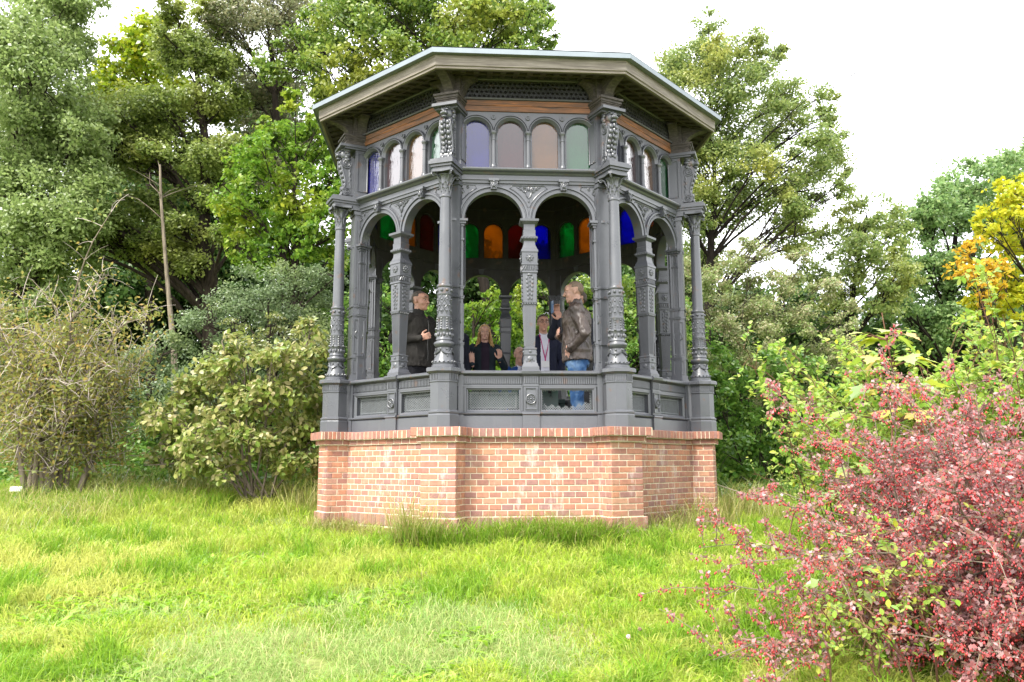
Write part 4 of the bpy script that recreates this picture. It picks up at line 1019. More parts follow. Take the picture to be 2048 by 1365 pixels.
# ---------------------------------------------------------------- foliage
def leaves(C, L, W, up=.5, out=None, outw=.3, fold=.12, rg=rng, droop=0.):
    """diamond leaves, each one folded quad and an island of its own"""
    n = len(C); nr = rg.normal(size=(n,3)); nr[:,2] += up*1.5
    if out is not None: nr = nr+out*outw*2
    nr = unit(nr); t = rg.normal(size=(n,3)); t[:,2] -= droop
    a = unit(t-nr*np.sum(t*nr, 1, keepdims=True)); b = np.cross(nr, a)
    s = rg.uniform(.7,1.25,(n,1)); L_ = L*s; W_ = W*s
    V = np.empty((n,4,3)); V[:,0] = C-a*L_*.5; V[:,2] = C+a*L_*.5; mid = C-a*L_*.06+nr*fold*W_
    V[:,1] = mid+b*W_*.5; V[:,3] = mid-b*W_*.5
    return V.reshape(-1,3), np.arange(n*4).reshape(n,4)
def broad(C, A, Nn, L, W, rg=rng, shape=((.0,.04),(.22,.36),(.5,.5),(.78,.36),(1.,.02)), fold=.25, curl=.15):
    """larger leaves: stem end at C, pointing along A, face normal about Nn; outline of five stations, folded along the midrib"""
    n = len(C); A = unit(A); Nn = unit(Nn-A*np.sum(A*Nn,1,keepdims=True)); B = np.cross(Nn, A); k = len(shape)
    s = rg.uniform(.65,1.2,(n,1)); V = np.empty((n,k,3,3))
    for i, (t, w_) in enumerate(shape):
        mid = C+A*L*s*t-Nn*curl*L*s*t*t
        V[:,i,0] = mid-B*W*s*w_+Nn*fold*W*s*w_; V[:,i,1] = mid; V[:,i,2] = mid+B*W*s*w_+Nn*fold*W*s*w_
    V = V.reshape(-1,3); base = np.arange(n)[:,None,None]*(k*3); q = []
    for i in range(k-1):
        for j in (0,1): q.append((i*3+j, i*3+j+1, i*3+3+j+1, i*3+3+j))
    return V, (base+np.array(q)[None]).reshape(-1,4)
def clump_points(blobs, dens, rg, sub=.34, flat=.8, shell=.45):
    """leaf positions: every blob (x,y,z,r) breaks up into twig clusters; returns points, outward directions and twig centres"""
    P, O, T = [], [], []
    for (x, y, z, r) in blobs:
        m = max(7, int(22*min(r,2.5)**1.1)); d = unit(rg.normal(size=(m,3))); q = shell+(1-shell)*rg.random((m,1))**.6
        c = np.array([x,y,z])+d*q*r*np.array([1,1,flat])
        n = int(dens*r*r/m)+1; sr = r*sub*rg.uniform(.6,1.3,m)
        p = c[:,None,:]+rg.normal(size=(m,n,3))*sr[:,None,None]*np.array([.62,.62,.42])
        P.append(p.reshape(-1,3)); o = p-np.array([x,y,z]); O.append(unit(o.reshape(-1,3))); T.append((np.array([x,y,z]), c))
    return np.concatenate(P), np.concatenate(O), T
def limb(mb, p0, p1, r0, r1, sag, rg, seg=5, n=6):
    p0 = np.array(p0); p1 = np.array(p1); L = np.linalg.norm(p1-p0); k = rg.normal(size=3)*L*.07
    pts = []; 
    for i in range(n+1):
        t = i/n; p = p0+(p1-p0)*t; p = p+np.array([0,0,1])*sag*L*math.sin(math.pi*t)+k*math.sin(math.pi*t*1.5)*t; pts.append(p)
    mb.tube(pts, [r0+(r1-r0)*(i/n) for i in range(n+1)], seg, False); return pts
def uvblobs(lst, y, depth, rg, k=1.0):
    out = []
    for b in lst:
        yy = y+rg.uniform(-1,1)*depth+(b[3] if len(b) > 3 else 0); p = at(b[0], b[1], yy); out.append((p[0],p[1],p[2],b[2]*mpp(yy)*k))
    return out
def tree(name, label, cat, group, y, trunk, blobs, leaf, bark, LW, dens, seed, depth=1.2, r0=.22, flat=1.0, sub=.34, up=.3, sky_twigs=3, base_uv=None, limbs=True, fill=1.25):
    rg = np.random.default_rng(seed); blobs = list(blobs)+[(b[0]+rg.normal()*b[2]*.55, b[1]+rg.normal()*b[2]*.5, b[2]*rg.uniform(.6,.95)) for b in blobs]; B = uvblobs(blobs, y, depth, rg)
    tp = [at(u, v, y+(dy[0] if dy else 0)) for u, v, *dy in trunk]
    g = gz(tp[0][0], tp[0][1]); base = np.array([tp[0][0], tp[0][1], g-.15])
    if tp[0][2] > g+.3: tp = [base]+tp
    else: tp[0] = base
    root = empty(name, (base[0], base[1], g)); tag(root, label, cat, group); off = np.array([base[0], base[1], g])
    mb = MB(); tp = [t-off for t in tp]; n = len(tp)
    fine = []
    for i in range(n-1):
        for t in np.linspace(0,1,5)[:-1]: fine.append(tp[i]*(1-t)+tp[i+1]*t)
    fine.append(tp[-1]); nf = len(fine); rad = [r0*(1-.85*i/(nf-1))*(1+.5*max(0,1-i/2.)) for i in range(nf)]
    fine = [p+rg.normal(size=3)*r0*.12 for p in fine]; mb.tube(fine, rad, 9, True)
    B2 = [(x-off[0],yy-off[1],z-off[2],r) for x,yy,z,r in B]
    P, O, T = clump_points(B2, dens*fill, rg, sub, flat)
    F = np.array(fine)
    for c, cs in T:
        hd = np.linalg.norm((F-c)[:,:2], axis=1); d = hd+.4*np.abs(F[:,2]-c[2])+np.maximum(0, F[:,2]-c[2]+.25+.7*hd)*2.5
        j = int(np.argmin(d)); r_ = max(.014, min(rad[j]*.38, .055*r0/.2))
        pts = limb(mb, F[j], c, r_, r_*.35, .06, rg, 6)
        for q in cs[rg.permutation(len(cs))[:sky_twigs*3]]:
            limb(mb, pts[rg.integers(3,len(pts))], q, r_*.33, .006, .05, rg, 4, 4)
    mb.build('trunk', bark, root, 60)
    V, Q = leaves(P, LW[0], LW[1], up, O, .35, rg=rg); qmesh('crown', V, Q, leaf, root)
    return root
LM = {}
LM['alder'] = leafmat('alder_leaf', [(.09,.14,.03),(.15,.21,.045),(.22,.285,.065),(.29,.34,.09),(.16,.215,.05)], .46, .03, .5, (.33,.33,.08), .45)
LM['alder_pale'] = leafmat('pale_alder_leaf', [(.12,.18,.05),(.185,.26,.075),(.255,.335,.11),(.325,.39,.15),(.20,.27,.09)], .48, .03, .5)
LM['maple'] = leafmat('yellowing_maple_leaf', [(.10,.19,.015),(.19,.29,.018),(.28,.34,.02),(.36,.34,.02)], .5, .03, .5)
LM['dusky'] = leafmat('dusky_alder_leaf', [(.11,.14,.06),(.17,.20,.09),(.25,.26,.13),(.27,.23,.14),(.14,.18,.075)], .42, .04, .5)
LM['oak'] = leafmat('bright_oak_leaf', [(.06,.14,.016),(.105,.22,.022),(.17,.30,.035),(.24,.34,.04),(.09,.18,.02)], .48, .025, .5, (.36,.37,.03), .7)
LM['oak2'] = leafmat('tall_oak_leaf', [(.07,.135,.022),(.115,.20,.035),(.18,.27,.05),(.26,.31,.055),(.10,.165,.03)], .46, .03, .5, (.33,.34,.05), .5)
LM['oakpale'] = leafmat('pale_oak_leaf', [(.10,.16,.04),(.165,.235,.065),(.235,.31,.09),(.32,.35,.11),(.14,.195,.06)], .5, .03, .5, (.38,.37,.08), .5)
LM['dark'] = leafmat('dark_wood_leaf', [(.03,.075,.02),(.05,.105,.026),(.075,.14,.034),(.11,.17,.045)], .42, .02, .5)
LM['far'] = leafmat('fresh_lime_leaf', [(.10,.19,.06),(.16,.27,.09),(.23,.34,.12),(.29,.37,.15)], .5, .03, .5)
LM['yellow'] = leafmat('golden_maple_leaf', [(.26,.36,.02),(.40,.44,.025),(.52,.46,.03),(.34,.42,.03)], .52, .02, .5)
LM['orange'] = leafmat('orange_maple_leaf', [(.54,.36,.025),(.58,.46,.04),(.56,.30,.03),(.48,.48,.04)], .55, .02, .5)
LM['willow'] = leafmat('greygreen_willow_leaf', [(.085,.135,.06),(.135,.20,.085),(.20,.265,.12),(.13,.175,.08)], .42, .035, .45, (.24,.29,.10), 1.0)
LM['olive'] = leafmat('olive_shrub_leaf', [(0.109,0.156,0.047),(0.187,0.234,0.070),(0.265,0.296,0.094),(0.218,0.203,0.078)], .4, .09, .4)
LM['hedge'] = leafmat('dark_hedge_leaf', [(.05,.13,.02),(.095,.205,.03),(.16,.29,.05),(.26,.36,.07)], .45, .03, .45)
LM['spirea'] = leafmat('brown_tipped_leaf', [(.14,.22,.06),(.22,.29,.09),(.32,.33,.15),(.40,.34,.22),(.17,.26,.07)], .45, .04, .5, (.18,.30,.06), 1.1)
LM['hazel'] = leafmat('witch_hazel_leaf', [(.12,.20,.035),(.19,.27,.05),(.27,.33,.07),(.36,.37,.12),(.42,.36,.18),(.14,.22,.04)], .42, .04, .45)
LM['bough'] = leafmat('rusty_sparse_leaf', [(.15,.20,.05),(.22,.26,.07),(.32,.28,.08),(.17,.24,.06),(.40,.26,.08)], .45, .03, .5)
LM['barberry'] = leafmat('purple_barberry_leaf', [(.19,.065,.065),(.30,.115,.12),(.40,.21,.21),(.48,.34,.34),(.35,.095,.095),(.24,.20,.09)], .38, .045, .4)
LM['rose'] = leafmat('rose_leaf', [(.15,.29,.035),(.23,.39,.05),(.32,.45,.08),(.40,.48,.12),(.47,.45,.04)], .5, .03, .4)
LM['sapling'] = leafmat('sapling_leaf', [(0.161,0.299,0.034),(0.253,0.391,0.052),(0.345,0.437,0.057),(0.483,0.414,0.034),(0.517,0.299,0.034)], .5, .07, .45)
LM['grass'] = leafmat('grass_blade', [(.22,.36,.025),(.31,.46,.03),(.39,.51,.045),(.53,.54,.16),(.24,.38,.05),(.36,.49,.04)], .5, .03, .45, (.50,.52,.13), .8)
LM['grass_deep'] = leafmat('deep_green_blade', [(.11,.24,.02),(.17,.32,.025),(.24,.39,.035),(.31,.43,.06)], .45, .03, .45)
LM['grass_tall'] = leafmat('tall_grass_blade', [(.15,.23,.03),(.25,.33,.05),(.42,.38,.14),(.52,.44,.22),(.22,.32,.04)], .4, .07, .4)
LM['grass_blue'] = leafmat('bluish_fescue_blade', [(.20,.36,.08),(.30,.45,.12),(.40,.48,.17),(.54,.49,.25)], .45, .03, .45)
LM['weed'] = leafmat('broad_weed_leaf', [(.16,.35,.02),(.28,.48,.03),(.40,.56,.05)], .5, .04, .4)
BARK = barkmat('brown_bark', (.036,.028,.022)); BARK_D = barkmat('dark_bark', (.020,.016,.013)); BARK_P = barkmat('pale_bark', (.20,.165,.125)); TWIG = barkmat('grey_twig', (.46,.39,.35)); BARK_R = barkmat('reddish_stem', (.17,.09,.06))

G1 = 'tall trees standing behind the pavilion'
K = 1.0
tree('alder_tree','pale green leafy alder at the left edge, its crown cut by the frame','tree',G1,7.5,[(30,900),(35,600),(45,300),(60,60)],
 [(40,30,95),(110,85,70),(20,160,100),(110,190,85),(60,275,105),(150,320,75),(20,370,95),(115,420,95),(40,480,95),(140,510,75),(10,570,85),(90,590,70),(165,240,50),(170,420,55),(120,20,60)],LM['alder_pale'],BARK,(.088,.056),4400,11,1.3,.20,sky_twigs=4)
tree('maple_tree','yellow green maple showing behind the layered boughs, left of the sky gap','tree',G1,14,[(300,800),(300,400),(290,120)],
 [(290,75,45),(245,110,48),(320,125,55),(205,145,35),(340,185,50),(275,200,50),(230,175,42),(300,250,60),(200,200,30)],LM['maple'],BARK,(.16,.12),1100,12,1.0,.2)
tree('layered_alder','large alder with flat spreading boughs and a dark leaning trunk','tree',G1,8.5,[(428,900),(420,640),(408,480),(412,330),(396,180),(380,50)],
 [(330,225,75),(225,225,65),(270,215,60),(415,205,55),(400,85,60),(425,25,45),(355,120,50),(445,120,50),(350,305,80),(250,300,65),(450,310,60),(295,425,65),(175,440,60),(120,435,42),(235,445,55),(365,465,55),(330,520,65),(400,400,45),(465,400,45),(250,485,50),(390,530,50),(300,330,55),(185,255,40),(470,200,40),(480,480,45),(350,30,40)],LM['alder'],BARK,(.088,.056),3800,13,1.0,.24,.55,.36,.8,4)
tree('dusky_alder','dusky grey green alder with two thin dark stems between the layered boughs and the oak','tree',G1,9.5,[(600,900),(560,400),(548,130),(530,20)],
 [(530,55,55),(600,45,65),(520,150,60),(600,150,65),(560,225,60),(495,205,45),(640,105,50),(560,15,55),(655,25,50),(475,60,45),(590,290,50),(520,300,45),(440,20,40),(500,380,50),(480,20,40)],LM['dusky'],BARK,(.082,.052),3000,14,1.2,.18,sky_twigs=5)
tree('bright_oak','bright green young oak with yellowing tips, close beside the pavilion roof','tree',G1,5.2,[(590,900),(585,560),(590,300)],
 [(560,330,62),(620,300,55),(505,355,52),(600,395,65),(530,430,65),(645,380,45),(480,425,45),(620,470,55),(560,500,55),(655,250,40),(600,255,42),(500,490,45),(540,280,35),(650,450,40),(690,330,40),(660,520,40)],LM['oak'],BARK,(.095,.06),3000,15,.8,.16,sky_twigs=3)
tree('tall_oak','tall oak rising directly behind the pavilion roof, its dark trunk seen through the arches','tree',G1,7.0,[(985,900),(980,620),(950,500),(900,250),(880,40)],
 [(700,60,75),(645,150,60),(760,40,65),(840,30,75),(920,40,65),(1000,35,62),(1055,55,45),(1085,30,35),(700,160,50),(600,100,55),(900,85,50),(1000,80,50),(780,110,60),(1040,10,35),(960,5,55),(720,-30,70),(830,-30,70),(1090,85,30),(1030,120,45),(850,130,60),(640,60,50),(900,200,80),(760,230,70),(1050,200,50),(660,210,40)],LM['oak2'],BARK_D,(.10,.062),2800,16,1.3,.20,sky_twigs=5)
tree('pale_oak','broad pale yellow green oak right of the roof, twigs showing against the white sky','tree',G1,9.0,[(1400,950),(1420,520),(1430,380),(1420,180)],
 [(1390,115,52),(1445,95,42),(1505,95,35),(1350,145,45),(1400,190,62),(1480,180,62),(1560,185,45),(1365,265,55),(1455,270,62),(1540,265,58),(1600,225,38),(1625,290,45),(1650,240,28),(1660,335,40),(1400,350,62),(1500,355,58),(1590,350,52),(1690,365,24),(1440,440,62),(1550,430,45),(1610,410,40),(1410,520,55),(1580,480,45),(1330,330,40),(1350,430,45),(1350,230,50),(1560,110,22),(1640,190,20)],LM['oakpale'],BARK_D,(.085,.054),2700,17,1.5,.13,sky_twigs=6,fill=1.9,sub=.44)
tree('slender_oak','small airy oak with a thin trunk, right of the broad pale oak','tree',G1,11,[(1690,950),(1700,620),(1735,430)],
 [(1700,450,48),(1755,430,48),(1795,465,42),(1655,480,42),(1720,515,52),(1785,535,48),(1640,545,42),(1700,575,45),(1765,595,45),(1660,610,40),(1810,560,40)],LM['oakpale'],BARK_D,(.10,.065),1900,18,1.0,.14,sky_twigs=6)
tree('lime_tree','fresh green lime with a loose rounded crown, far right against the sky','tree',G1,13,[(1905,950),(1900,600),(1920,380)],
 [(1860,405,52),(1930,375,58),(2000,350,55),(2050,320,45),(1835,465,48),(1910,450,62),(1985,440,55),(1860,535,52),(1930,530,55),(1870,605,62),(1950,620,65),(2030,560,62),(1810,610,40),(2060,450,60),(2010,640,60),(1840,660,60)],LM['far'],BARK_D,(.125,.08),2100,19,1.2,.2,sky_twigs=5)
yt = tree('golden_maple','golden yellow maple cut by the right edge of the picture','tree',G1,3.0,[(2060,950),(2060,600),(2045,420)],
 [(1980,440,34),(1960,610,40),(2035,390,36),(2010,435,46),(2050,470,55),(1995,560,42),(2045,560,55),(2020,620,45),(1990,480,26),(2060,380,30)],LM['yellow'],BARK,(.085,.06),2200,20,.6,.1)
tree('orange_maple','small maple in bright orange autumn leaf below the golden one','tree',G1,2.4,[(1985,950),(1975,650),(1955,540)],
 [(1945,510,32),(1965,550,34),(1925,555,26),(1935,490,24),(1995,585,28),(1955,580,24)],LM['orange'],BARK,(.075,.055),1500,21,.4,.05)
tree('yellow_sprig_tree','slender tree with dull yellow leaves behind the arches on the right','tree',G1,5.5,[(1180,950),(1170,700),(1160,600)],
 [(1160,600,50),(1110,660,45),(1200,660,50),(1150,720,50),(1230,580,45),(1260,660,50),(1320,600,50),(1080,600,40),(1340,690,50)],LM['oak2'],BARK,(.09,.06),2000,22,.5,.08)
tree('yellow_tipped_oak','low oak with yellow tips seen through the left front arch','tree',G1,4.6,[(950,950),(950,720),(945,600)],
 [(945,615,42),(930,670,42),(990,650,40),(960,720,50),(1015,690,42),(1040,620,40),(900,720,40),(1000,600,35)],LM['oak'],BARK,(.085,.055),2100,23,.4,.07)
# dark wood behind
G2 = 'dark trees of the wood behind'
kinds = [('dark spreading tree low behind the left shrubs',(90,660),[(90,660,95),(200,620,80),(40,760,100),(160,760,100),(220,520,60)]),
 ('dark tree filling the gap left of the willow shrub',(320,700),[(320,640,90),(300,430,75),(380,370,70),(250,380,60),(420,450,70),(330,520,80),(200,430,60),(420,600,80),(280,760,100),(390,760,100),(470,520,60),(350,560,60)]),
 ('dark tree beside the left pavilion columns',(620,640),[(560,620,90),(520,250,60),(470,320,60),(560,300,60),(660,560,80),(620,740,100),(700,680,90),(730,560,70)]),
 ('dark tree seen through the left arches',(790,640),[(790,600,80),(850,560,70),(780,700,90),(870,690,90),(840,480,60)]),
 ('dark tree seen low through the front arches',(1020,660),[(980,560,70),(1060,560,70),(1000,680,90),(1090,690,90),(940,600,60),(1110,560,60)]),
 ('dark tree seen through the right arches',(1300,660),[(1240,580,80),(1320,560,80),(1260,700,90),(1360,680,90),(1190,620,70),(1380,560,60)]),
 ('dark tree behind the arching shrub on the right',(1560,720),[(1480,640,80),(1560,660,80),(1640,690,80),(1520,760,100),(1650,780,90)]),
 ('dark tree behind the roses at the right edge',(1900,760),[(1780,720,80),(1880,720,90),(1980,720,90),(2050,680,80),(1850,660,50),(1990,650,60)])]
for i, (lb, tr, bl) in enumerate(kinds):
    bl = bl+[(tr[0]+dx, vv, 85) for dx, vv in ((-70,830),(10,850),(80,830),(-40,910),(60,915))]
    tree('wood_tree', lb, 'tree', G2, 15+(i%3)*1.5, [(tr[0],930),tr,(tr[0]+10,tr[1]-120)], bl, LM['dark'], BARK, (.20,.14), 1300, 40+i, 1.6, .2, sky_twigs=3)
# far edge of the wood, read as one mass
rg = np.random.default_rng(31); n = 260; cx = rg.uniform(-42,42,n); cy = 24+rg.uniform(0,8,n)-.010*cx*cx*.6; r_ = rg.uniform(1.2,2.4,n); cz = rg.uniform(.8,3.6,n)+1.0
C = np.stack([cx,cy,cz],1)[:,None,:]+rg.normal(size=(n,190,3))*r_[:,None,None]*np.array([.55,.55,.5]); C = C.reshape(-1,3); C = C[C[:,2] > .9]
V, Q = leaves(C, .34,.24,.4, rg=rg); tag(qmesh('far_wood', V, Q, LM['dark']), 'dark leafy edge of the wood far behind the trees', 'wood', None, 'stuff')
# bare slender trunk
tb = MB(); pts = [at(u,v,6.5) for u,v in ((352,930),(348,700),(338,600),(328,480),(322,400),(320,330))]; pts[0][2] = gz(pts[0][0],6.5)-.1
root = empty('bare_birch_trunk', tuple(pts[0])); tag(root, 'bare pale dead trunk standing in front of the layered boughs', 'tree')
pts = [p-pts[0] for p in pts]; tb.tube(pts, [.075,.06,.045,.034,.028,.02], 8)
rg = np.random.default_rng(5)
for k in range(8):
    i = rg.integers(2,5); p = pts[i]+(pts[min(i+1,5)]-pts[i])*rg.random(); limb(tb, p, p+np.array([rg.normal()*.5,rg.normal()*.4,.25+.4*rg.random()]), .009,.003,.05,rg,4,4)
tb.build('trunk', BARK_P, root, 60)

# ---------------------------------------------------------------- shrubs
def shrub(name, label, group, y, base, blobs, leaf, bark, LW, dens, seed, depth=.5, stems=6, r0=.03, flat=.85, sub=.34, up=.5, mode='leaf', twigs=3, cat='shrub'):
    rg = np.random.default_rng(seed); B = uvblobs(blobs, y, depth, rg); b = at(base[0], base[1], y); g = gz(b[0], y)
    root = empty(name, (b[0], y, g)); tag(root, label, cat, group); off = np.array([b[0], y, g])
    B2 = [(x-off[0],yy-off[1],z-off[2],r) for x,yy,z,r in B]; mb = MB()
    P, O, T = clump_points(B2, dens, rg, sub, flat)
    mains = []
    for bi, (c, cs) in enumerate(T):
        if bi % 2 == 0 or not mains: p0 = np.array([rg.normal()*.12, rg.normal()*.12, -.05]); pts = limb(mb, p0, c, r0, r0*.4, .10, rg, 6, 7); mains.append(pts)
        else:
            q_ = min((q for m_ in mains for q in m_[2:5]), key=lambda q: np.linalg.norm(q-c)+max(0,q[2]-c[2])); pts = limb(mb, q_, c, r0*.6, r0*.3, .06, rg, 6, 7)
        for q in cs[rg.permutation(len(cs))[:twigs*3]]: limb(mb, pts[rg.integers(4,len(pts))], q, r0*.35, .003, .06, rg, 4, 4)
    keep = P[:,2] > -.02; P = P[keep]; O = O[keep]
    mb.build('stems', bark, root, 60)
    if mode == 'leaf': V, Q = leaves(P, LW[0], LW[1], up, O, .35, rg=rg)
    else:
        A = O*.6+rg.normal(size=P.shape)*.6; A[:,2] -= .25; Nn = rg.normal(size=P.shape)*.6+O*.5; Nn[:,2] += .7
        V, Q = broad(P, A, Nn, LW[0], LW[1], rg)
    qmesh('foliage', V, Q, leaf, root); return root
G3 = 'shrubs round the meadow'
shrub('willow_shrub','dense grey green rounded shrub left of the pavilion, tallest of the shrubs there',G3,3.4,(540,960),
 [(540,590,75),(470,625,65),(620,600,65),(420,655,55),(600,680,70),(505,690,75),(650,650,55),(560,760,80),(440,760,70),(640,780,70),(580,550,45),(660,560,40)],LM['willow'],BARK,(.055,.028),8200,61,.6,twigs=2)
shrub('low_willow_shrub','low grey green shrub between the twiggy bush and the witch hazel',G3,3.2,(250,975),
 [(250,870,75),(305,905,62),(225,930,52),(330,810,65),(285,735,62),(350,900,65),(200,860,50),(400,940,55),(340,690,45),(240,790,50),(160,920,50),(450,930,50)],LM['willow'],BARK,(.055,.03),8500,62,.5,twigs=2)
shrub('olive_shrub','yellowish olive shrub showing over the witch hazel, against the grey green one',G3,2.4,(520,970),
 [(560,690,42),(610,670,40),(500,700,38),(470,660,28),(540,650,30),(640,690,38)],LM['olive'],BARK,(.055,.03),5600,63,.25,twigs=3)
shrub('witch_hazel','spreading witch hazel with big yellow green leaves and bare low branches',G3,.6,(522,962),
 [(400,800,55),(470,760,58),(550,745,58),(615,765,52),(345,850,45),(430,860,60),(530,850,60),(610,850,50),(330,825,32),(390,905,42),(480,715,38),(580,700,38),(630,715,35),(310,840,25),(480,905,40),(570,900,40),(620,900,36),(370,780,35),(300,825,22),(640,800,40),(450,690,24),(620,660,24),(330,912,25),(450,935,34),(380,930,30),(560,935,26),(600,930,34),(500,880,40),(420,820,50),(520,800,50),(350,900,36)],LM['hazel'],BARK_P,(.080,.050),5200,64,.5,flat=.9,sub=.42,mode='broad',twigs=3,r0=.017)
shrub('arching_shrub','tall arching shrub with brownish seedy tips, right of the pavilion',G3,3.0,(1500,960),
 [(1440,560,52),(1510,525,50),(1575,550,45),(1640,580,42),(1470,620,60),(1550,620,58),(1620,650,50),(1680,665,38),(1440,690,60),(1530,700,60),(1610,720,55),(1690,720,40),(1400,620,45),(1660,760,45),(1390,540,40),(1550,790,60),(1480,500,30),(1600,520,26),(1700,620,24)],LM['spirea'],BARK,(.05,.03),12500,65,.5,twigs=3,r0=.012,flat=1.0)
shrub('leafy_hedge_shrub','dark green leafy shrub hard against the right side of the brick base',G3,1.6,(1520,1000),
 [(1450,740,50),(1530,750,55),(1600,760,50),(1440,830,60),(1520,840,65),(1600,850,60),(1450,920,60),(1540,930,65),(1610,930,55),(1660,850,50),(1480,980,45),(1560,990,45),(1420,780,40),(1680,790,45)],LM['hedge'],BARK,(.075,.048),6500,66,.4,twigs=2,r0=.014,flat=1.0)
shrub('back_hedge','dark green shrub behind the pavilion seen under the arches',G3,4.4,(900,960),
 [(740,720,70),(820,690,60),(900,780,70),(700,640,60),(830,620,50),(760,600,50)],LM['hedge'],BARK,(.07,.04),3000,67,.4,twigs=2)
shrub('dim_hedge','dim green shrub low behind the right hand arches',G3,4.6,(1220,960),
 [(1080,780,70),(1160,760,70),(1260,740,70),(1330,760,60),(1390,720,60),(1290,640,55),(1380,640,50)],LM['hedge'],BARK,(.07,.04),3000,68,.4,twigs=2)

# twiggy half dead bush on the left
def twiggy():
    rg = np.random.default_rng(77); y = .2; b = at(90,1003,y); g = gz(b[0], y)
    root = empty('twiggy_bush', (b[0], y, g)); tag(root, 'half bare twiggy bush with rusty sparse leaves at the left edge', 'shrub', G3); off = np.array([b[0], y, g]); k = mpp(y)
    mb = MB(); th = MB(); tips = []
    starts = [((-20,0),(-60,-370)),((0,0),(-10,-350)),((10,0),(35,-360)),((-10,0),(-110,-320)),((25,0),(70,-320)),((45,4),(85,-190)),((-25,0),(-90,-180)),((5,0),(15,-270)),((-15,0),(-40,-240)),((50,4),(95,-260)),((0,0),(50,-230)),((-30,0),(-140,-250))]
    for (x0, z0), (x1, z1) in starts:
        p0 = np.array([x0*k, rg.normal()*.1, -.08]); p1 = np.array([x1*k, rg.normal()*.45, -z1*k]); pts = limb(mb, p0, p1, .038,.010,.03,rg,7,10)
        for j in range(19):
            i = rg.integers(3, len(pts)); p = pts[i]; d = rg.normal(size=3)*np.array([.34,.40,.28])+np.array([.10*np.sign(x1),0,.30]); L = rg.uniform(.45,1.0); q = p+d*L
            s = limb(mb, p, q, .011,.004,.08,rg,5,5); tips += s[2:]
            for m_ in range(9):
                a = s[rg.integers(1,len(s))]; e = a+rg.normal(size=3)*.17+np.array([0,0,.07]); t_ = limb(th, a, e, .0042,.0018,.08,rg,3,3); tips += t_[1:]
    mb.build('stems', BARK_P, root, 60); th.build('twigs', TWIG, root)
    tips = np.array(tips); w_ = .35+.65*(tips[:,2] < 2.4); P = tips[rg.choice(len(tips), 21000, p=w_/w_.sum())]+rg.normal(size=(21000,3))*.08
    V, Q = leaves(P, .055,.028,.3, rg=rg, droop=.5); qmesh('foliage', V, Q, LM['bough'], root)
    lab = empty('plant_label', tuple(off+np.array([-.12,-.42,0])))
    tag(lab, 'small white plant label on a short stake at the foot of the twiggy bush', 'label'); q = MB(); q.box(-.065,.065,-.006,.006,.135,.19); q.build('label_plate', simple('white_plastic',(.75,.76,.76),.4), lab); q = MB(); q.box(-.008,.008,.007,.017,-.1,.19); q.build('stake', TWIG, lab)
twiggy()

# red barberry close to the camera on the right
def barberry():
    rg = np.random.default_rng(88); bx_, by_ = 2.40,-5.30; g = gz(bx_, by_); root = empty('barberry_bush', (bx_,by_,g))
    tag(root, 'red and purple barberry bush full of berries at the right edge', 'shrub', G3)
    mb = MB(); th = MB(); LP = []; BP = []
    for s in range(300):
        az = rg.uniform(0, 2*math.pi); lean = rg.uniform(.25,1.0); L = rg.uniform(1.2,2.08)
        if s > 165: az = rg.uniform(3.0,5.2); lean = rg.uniform(.8,1.15); L = rg.uniform(.8,1.45)
        if s > 225: az = rg.uniform(3.0,6.6); lean = rg.uniform(.9,1.3); L = rg.uniform(.55,1.1)
        if math.cos(az) < -.2: L *= 1-.20*min(1,lean)*-math.cos(az)
        d = np.array([math.cos(az), math.sin(az), 0]); p0 = np.array([rg.normal()*(.22 if s < 226 else .45), rg.normal()*.22, -.05]); pts = []
        for i in range(11):
            t = i/10; pts.append(p0+d*lean*L*t*(.55+.5*t)+np.array([0,0,1])*L*(t*(1.12-.25*lean)-.52*lean*t*t)+rg.normal(size=3)*.02)
        mb.tube(pts, [.0085*(1-.75*i/10) for i in range(11)], 5, False)
        pts = np.array(pts)
        for j in range(13):
            t = rg.uniform(.22,1); i = min(9,int(t*10)); p = pts[i]+(pts[i+1]-pts[i])*rg.random(); e = p+d*rg.uniform(.02,.22)+rg.normal(size=3)*.13+np.array([0,0,.05])
            sp = limb(th, p, e, .0032,.0014,.1,rg,3,4); sp = np.array(sp)
            rows = rg.random() < .5
            for u in np.linspace(.12,1,11):
                q = sp[min(3,int(u*4))]+(sp[min(4,int(u*4)+1)]-sp[min(3,int(u*4))])*rg.random()
                n = 4 if rows else 2
                LP += [q+rg.normal(size=3)*.014 for _ in range(n)]
                if rg.random() < (.9 if not rows else .6): BP += [q+np.array([0,0,-.014])+rg.normal(size=3)*.010 for _ in range(2)]
    mb.build('stems', BARK_P, root, 60); th.build('twigs', BARK_P, root)
    LP = np.array(LP); BP = np.array(BP); V, Q = leaves(LP, .026,.017,.4, rg=rg, fold=.1); qmesh('foliage', V, Q, LM['barberry'], root)
    o6 = np.array([(1,0,0),(0,1,0),(-1,0,0),(0,-1,0),(0,0,1.5),(0,0,-1.5)]); f8 = np.array([(0,1,4),(1,2,4),(2,3,4),(3,0,4),(1,0,5),(2,1,5),(3,2,5),(0,3,5)])
    s = rg.uniform(.0048,.0068,(len(BP),1,1)); V = (BP[:,None,:]+o6[None]*s).reshape(-1,3); Q = (np.arange(len(BP))[:,None,None]*6+f8[None]).reshape(-1,3)
    o = qmesh('berries', V, Q, simple('red_berry',(.48,.05,.055),.4,.3,60,0,0,.6), root, True); o['kind'] = 'stuff'
barberry()
